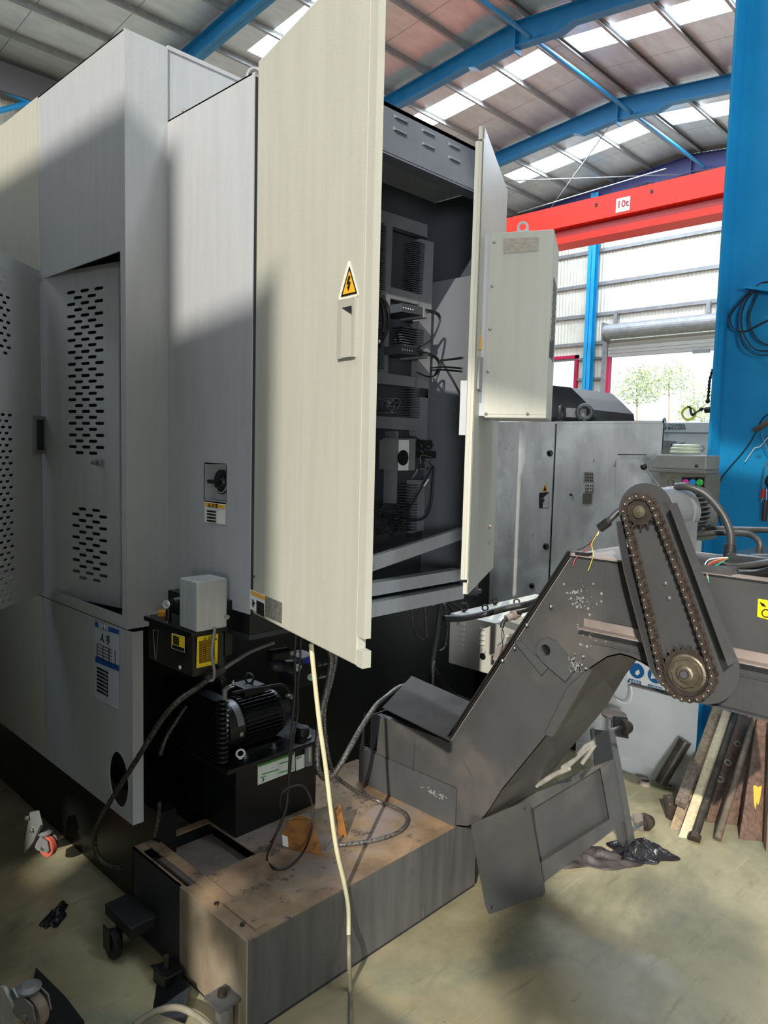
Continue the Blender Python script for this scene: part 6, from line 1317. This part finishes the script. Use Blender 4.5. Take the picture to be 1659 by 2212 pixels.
# rags / plastic under the frame
def rag(c, sx_, sy_, h, m_, label, name='rag', cat='rag', seed=1, rot=0, n=22):
    rnd = random.Random(seed); mb = MB(); vs = []; fs = []; ph = [rnd.random()*6 for _ in range(8)]
    ca_, sa_ = math.cos(rot), math.sin(rot)
    for i in range(n+1):
        for j in range(n+1):
            u, v = i/n*2-1, j/n*2-1; e = 1+.18*math.sin(3*math.atan2(v, u)+ph[0])+.1*math.sin(7*math.atan2(v, u)+ph[1]); k_ = max(abs(u), abs(v)); rr = math.hypot(u, v) or 1; uu, vv = u*k_/rr*e, v*k_/rr*e
            z = h*(max(0, 1-k_**2)**.6)*(.55+.3*math.sin(5*u+ph[2]+2*math.sin(3*v+ph[3]))+.25*math.sin(8*v+ph[4]+3*u)+.15*math.sin(17*u+9*v+ph[5]))
            x, y = uu*sx_, vv*sy_; vs.append((c[0]+x*ca_-y*sa_, c[1]+x*sa_+y*ca_, max(.002, z)+.001))
    for i in range(n):
        for j in range(n): a = i*(n+1)+j; fs.append((a, a+1, a+n+2, a+n+1))
    b = len(vs); vs2 = [(x, y, max(.0005, z-.004)) for x, y, z in vs]
    ed = [i*(n+1) for i in range(n+1)]+[n*(n+1)+j for j in range(1, n+1)]+[i*(n+1)+n for i in range(n-1, -1, -1)]+[j for j in range(n-1, 0, -1)]
    sd = [(ed[k], ed[(k+1) % len(ed)], b+ed[(k+1) % len(ed)], b+ed[k]) for k in range(len(ed))]
    mb.add(vs+vs2, fs+[tuple(b+q for q in f)[::-1] for f in fs]+sd, True); return mb.build(name, m_, label=label, cat=cat)
M_ragd = mat('oily_rag', '#4b423e', '#2e2826', .55, scale=14, bump=.8, bscale=40); M_plas = mat('black_film', '#1b1a1c', '#2b2a2d', .22, scale=20, bump=.6, bscale=60)
q = Zf(*cK(960, 1120)); rag((q.x, q.y), .12, .075, .05, M_plas, 'crumpled shiny dark film under the foot of the support frame', seed=3, rot=-.9, name='plastic_film', cat='plastic film')
q = Zf(*cK(690, 1150)); rag((q.x, q.y), .17, .07, .03, M_ragd, 'oily brown rag spread under the lying support frame', seed=5, rot=-.75)
q = Zf(120, 1980); rag((q.x, q.y), .065, .03, .018, M_plas, 'small crumpled black bag on the dark floor at left', seed=8, rot=.8, name='plastic_bag', cat='plastic bag')
# ---- orange rusted bracket on the tank
rb = thing('rusty_bracket', (1.52, 1.60, ZTK), 'folded orange-rusted sheet metal bracket standing on the tank', 'bracket')
def i3(z, x, y): return P('z', z, *cI(x, y))
fA, fB = i3(ZTK+.001, 540, 962), i3(ZTK+.001, 345, 925)
yfr = fA.y
def iy(y_, x, y): return P('y', y_, *cI(x, y))
def plane3(a, b, up=(0, 0, 1)): return (b-a).cross(Vector(up)).normalized()
nf = plane3(fA, fB)
def onf(o, n, x, y): r = ray(*cI(x, y)); return CAM+r*((o-CAM).dot(n)/r.dot(n))
MB().prism([fA, fB, onf(fA, nf, 300, 835), onf(fA, nf, 330, 760), onf(fA, nf, 400, 720), onf(fA, nf, 490, 750)], nf*.003).build('front_flap', M_rust, rb)
g2 = i3(ZTK+.001, 690, 850); h2_ = i3(ZTK+.001, 640, 845); n2_ = plane3(g2, h2_)
MB().prism([g2, h2_, onf(g2, n2_, 610, 665), onf(g2, n2_, 650, 655)], n2_*.003).build('rear_flap', M_rust, rb)
t1_, t2_, t3_, t4_ = onf(fA, nf, 330, 745), onf(fA, nf, 495, 745), onf(g2, n2_, 645, 660), onf(g2, n2_, 560, 668)
mb = MB(); mb.add([t1_, t2_, t3_, t4_]+[p-Vector((0, 0, .003)) for p in (t1_, t2_, t3_, t4_)], [(0, 1, 2, 3), (4, 7, 6, 5), (0, 4, 5, 1), (1, 5, 6, 2), (2, 6, 7, 3), (3, 7, 4, 0)]); mb.build('top_fold', mat('rust_grey_plate', '#7f725c', '#5e5444', .7, scale=14, bump=.3), rb)
k1, k2, k3 = i3(ZTK+.001, 560, 935), i3(ZTK+.001, 640, 900), i3(ZTK+.05, 625, 830)
mb = MB(); mb.add([k1, k2, k3, k3+Vector((-.03, .0, -.02))]+[p+Vector((.002, .003, 0)) for p in (k1, k2, k3, k3+Vector((-.03, 0, -.02)))], [(0, 1, 2, 3), (4, 7, 6, 5), (0, 4, 5, 1), (1, 5, 6, 2), (2, 6, 7, 3), (3, 7, 4, 0)]); mb.build('torn_tab', M_zinc, rb)
MB().prism([onf(fA, nf, 305, 838), onf(fA, nf, 335, 850), onf(fA, nf, 340, 910), onf(fA, nf, 308, 900)], -nf*.003).build('white_tag', M_white, rb)
# ---- casters at left
def caster(name, label, c, u, s, wheelm):
    """swivel caster whose mounting plate stands upright: c wheel centre, u axle direction"""
    c, u = Vector(c), Vector(u).normalized(); z = Vector((0, 0, 1)); f = u.cross(z).normalized()
    t = thing(name, c-z*.036*s, label, 'caster')
    MB().lathe(c-u*.013*s, u, [(.012*s, 0), (.034*s, .002*s), (.036*s, .006*s), (.036*s, .020*s), (.034*s, .024*s), (.012*s, .026*s)], 32).build('wheel', wheelm, t)
    M_ = M_zinc
    for k in (-1, 1):
        o = c+u*(.017*s*k); pts = [o-f*.040*s-z*.006*s, o-f*.030*s+z*.016*s, o-f*.012*s+z*.04*s, o+f*.022*s+z*.03*s, o+f*.030*s+z*.0, o+f*.02*s-z*.012*s, o-f*.03*s-z*.014*s]
        MB().prism(pts, u*.003*s*k).build('fork_plate', M_, t)
    MB().cyl(c-u*.024*s, c+u*.024*s, .0075*s, 6).build('axle_bolt', M_steel, t)
    b = c-f*.012*s+z*.048*s
    MB().lathe(b-z*.008*s, z, [(.022*s, 0), (.024*s, .006*s), (.014*s, .012*s)], 20).build('swivel_head', M_, t)
    return t, b, f, u, z
Mwr = plain('red_caster_wheel', '#c4604f', .45)
c = P('x', .965, *cH(305, 820))
hx_ = caster('red_wheel_caster', 'zinc caster with a red wheel at the left, out of the shade', c, (1, .35, 0), 1.0, Mwr)[0]
def plq(x_, pts, nm, m_, par, t=.006): return MB().prism([P('x', x_, *cH(*p)) for p in pts], (t, 0, 0)).build(nm, m_, par)
plq(.93, [(190, 605), (235, 598), (258, 690), (210, 800), (145, 880), (150, 830), (175, 700)], 'mounting_plate', M_zinc, hx_, .008)
q = P('x', .925, *cH(205, 722)); MB().lathe(q, (-1, 0, 0), [(.007, 0), (.007, .006)], 6).build('plate_bolt', M_steel, hx_)
q = P('x', .925, *cH(180, 640)); MB().lathe(q, (-1, 0, 0), [(.008, 0), (.008, .010)], 6).build('plate_bolt', M_steel, hx_)
MB().cyl(P('x', .935, *cH(215, 700)), P('x', .955, *cH(275, 710)), .010, 12).build('swivel_pin', M_steel, hx_)
c = P('x', .62, *cH(215, 1870))
h2x = caster('worn_caster', 'larger worn caster in the bottom left corner', c, (1, .3, 0), 1.15, mat('worn_wheel', '#8d7d73', '#6f6259', .6, scale=20))[0]
plq(.59, [(0, 1720), (20, 1730), (80, 1850), (88, 1880), (85, 1990), (0, 1990)], 'mounting_plate', M_dirty, h2x, .008)
MB().cyl(P('x', .605, *cH(90, 1750)), P('x', .605, *cH(120, 1810)), .011, 12).build('king_pin', M_steel, h2x)
# dark trolley corner behind the tank's left end
tr = thing('tool_trolley', (.93, 1.95, 0), 'low black trolley foot with a rubber wheel in the dark left of the tank', 'trolley')
c = P('x', .93, *cH(720, 1430))
MB().lathe((c.x-.012, c.y, .042), (1, .0, 0), [(.012, 0), (.038, .002), (.041, .006), (.041, .02), (.038, .024), (.012, .026)], 28).build('wheel', M_blacks, tr)
for k in (-1, 1): MB().box(c.x+.001+k*.019-.0015, c.x+.001+k*.019+.0015, c.y-.02, c.y+.02, .03, .10).build('fork_plate', M_black, tr)
MB().box(.935, 1.02, 1.86, 2.02, .10, .135).build('foot_block', M_blacks, tr, bevel=.004); MB().box(.965, 1.025, 1.72, 1.79, .0, .045).build('foot_block', M_black, tr, bevel=.004)
MB().cyl((.99, 1.76, .045), (.99, 1.76, .08), .008, 8).build('foot_bolt', M_iron, tr)
# black plate leaning at the tank corner
q1, q2, q3, q4 = Zf(*cH(1000, 1990)), Zf(*cH(1220, 2000)), P('x', .985, *cH(1215, 1720)), P('x', .95, *cH(1040, 1570))
bp = MB(); pl = [Zf(*cH(985, 1880), .002), Zf(*cH(1180, 1960), .002), P('x', 1.0, *cH(1215, 1720)), P('x', 1.0, *cH(1050, 1572)), P('x', .985, *cH(905, 1600)), P('x', .98, *cH(945, 1730))]
bp.prism(pl, (.004, .002, 0)).build('sheet_offcut', M_black, label='dark sheet offcut leaning on the tank corner at the bottom', cat='sheet metal')
# big black block at bottom-left behind the worn caster
MB().prism([Zf(*cH(230, 1640)), Zf(*cH(420, 1830)), Zf(*cH(540, 1990)), Zf(*cH(150, 2050))], (0, 0, .02)).build('rubber_mat', M_blacks, label='black rubber mat on the floor beside the worn caster', cat='mat')
# ================================================================ things hanging on the blue column
BX = bx+.118
def bz(off, x, y): return P('x', BX-off, *cZ(x, y))
br = MB().prism([bz(.0, 950, 722), bz(.0, 1353+200, 640), bz(.0, 1353+200, 820), bz(.0, 1000, 745)], (-.07, 0, 0)).build('hanging_bracket', M_blue, label='blue steel bracket on the column from which belts hang', cat='bracket')
def belt(pts, w, label, teeth=True, off=.03, name='toothed_belt'):
    base = spline([P('x', BX-(p[2] if len(p) > 2 else off), *cZ(p[0], p[1])) for p in pts], 14); mb = MB(); t = .0035; wv = Vector((-1, -.15, 0)).normalized()*w
    vs = []; fs = []
    for i, p in enumerate(base):
        d = (base[min(i+1, len(base)-1)]-base[max(i-1, 0)]).normalized(); n = d.cross(wv).normalized(); th = t+(.0025 if teeth and i % 2 else 0)
        vs += [p, p+wv, p+wv+n*th, p+n*th]
    for i in range(len(base)-1):
        for k in range(4): a = i*4+k; b_ = i*4+(k+1) % 4; fs.append((a, b_, b_+4, a+4))
    mb.add(vs, fs); return mb.build(name, M_belt, label=label, cat='belt')
M_belt = mat('rubber_belt', '#2c2c33', '#1f1f24', .6, scale=40)
belt([(1060, 760), (920, 900), (760, 1080), (670, 1250), (720, 1420), (900, 1500), (1100, 1420), (1300, 1320), (1600, 1180)], .022, 'toothed belt hanging in the widest loop on the blue column')
belt([(1120, 760), (980, 920), (890, 1150), (880, 1380), (950, 1600), (1080, 1780), (1250, 1850), (1600, 1830)], .024, 'toothed belt hanging in the middle loop on the blue column', off=.04)
belt([(1200, 780), (1120, 950), (1040, 1150), (1030, 1330), (1080, 1500), (1180, 1640), (1330, 1730), (1600, 1760)], .016, 'narrow toothed belt hanging in the inner loop on the blue column', off=.02)
belt([(850, 1520), (880, 1680), (960, 1820), (1100, 1910), (1300, 1930), (1600, 1900)], .020, 'belt turn hanging lowest on the blue column', off=.05, teeth=False)
belt([(1140, 670), (1250, 610), (1353, 590), (1600, 570)], .022, 'belt lying over the top of the blue bracket', off=.05)
def b1(off, x, y): return P('x', BX-off, *c1(x, y))
hk2 = MB().tube([b1(.03, 700, 580), b1(.03, 760, 560), b1(.035, 904, 470), b1(.035, 1050, 400)], [.009, .0125, .0125, .011], 12).build('hand_tool', mat('greasy_wood', '#6b5a4a', '#53463a', .5, scale=20), label='greasy rounded tool handle sticking out at the right edge of the blue column', cat='tool')
wire('black_lead', [b1(.01, *p) for p in ((910, 355), (820, 430), (730, 620), (650, 760), (520, 930), (370, 1100), (250, 1260), (190, 1420), (180, 1560), (200, 1750), (250, 1920))], .0028, M_cable, None, label='thin black lead curving down the face of the blue column', cat='cable')
wire('white_lead', [b1(.02, *p) for p in ((960, 620), (860, 730), (790, 810), (720, 830), (680, 880), (580, 1025))], .0018, M_white, None, label='thin white wire with a kink in front of the blue column', cat='wire')
wire('grey_lead', [b1(.03, *p) for p in ((960, 420), (850, 500), (820, 620), (860, 770), (904, 870), (960, 950))], .0014, M_zinc, None, label='thin grey wire curling at the right edge above the red plug', cat='wire')
wire('grey_lead', [b1(.03, *p) for p in ((990, 950), (890, 1040), (850, 1200), (835, 1330), (840, 1420))], .003, M_zinc, None, label='grey lead running down into the red plug', cat='wire')
rp = MB().cyl(b1(.03, 842, 1415), b1(.03, 825, 1535), .0095, 14).build('red_plug', plain('plug_red', '#c2272d', .4), label='red plug hanging on its lead at the right edge', cat='plug')
MB().cyl(b1(.03, 825, 1535), b1(.03, 808, 1590), .004, 10).build('plug_tip', M_steel, rp)
sd_ = MB().tube([b1(.03, 880, 1560), b1(.03, 862, 1640), b1(.03, 855, 1760), b1(.03, 848, 1860)], [.008, .011, .0125, .010], 14).build('screwdriver_handle', mat('dark_red_handle', '#4d3a31', '#3b2c25', .35), label='dark screwdriver handle hanging below the red plug', cat='screwdriver')
MB().cyl(b1(.03, 885, 1400), b1(.03, 880, 1560), .003, 8).build('shank', M_steel, sd_)
MB().ring(b1(.01, 1000, 1300), (1, 0, 0), .03, .01, 20, 8).build('cable_bundle', M_cable, label='dark knot of cable at the right frame edge beside the red plug', cat='cable')
for p in ((675, 1860), (688, 405)): MB().lathe(b1(0, *p), (-1, 0, 0), [(.006, 0), (.006, .004)], 10).build('bolt_stub', M_iron, bc_) if False else None
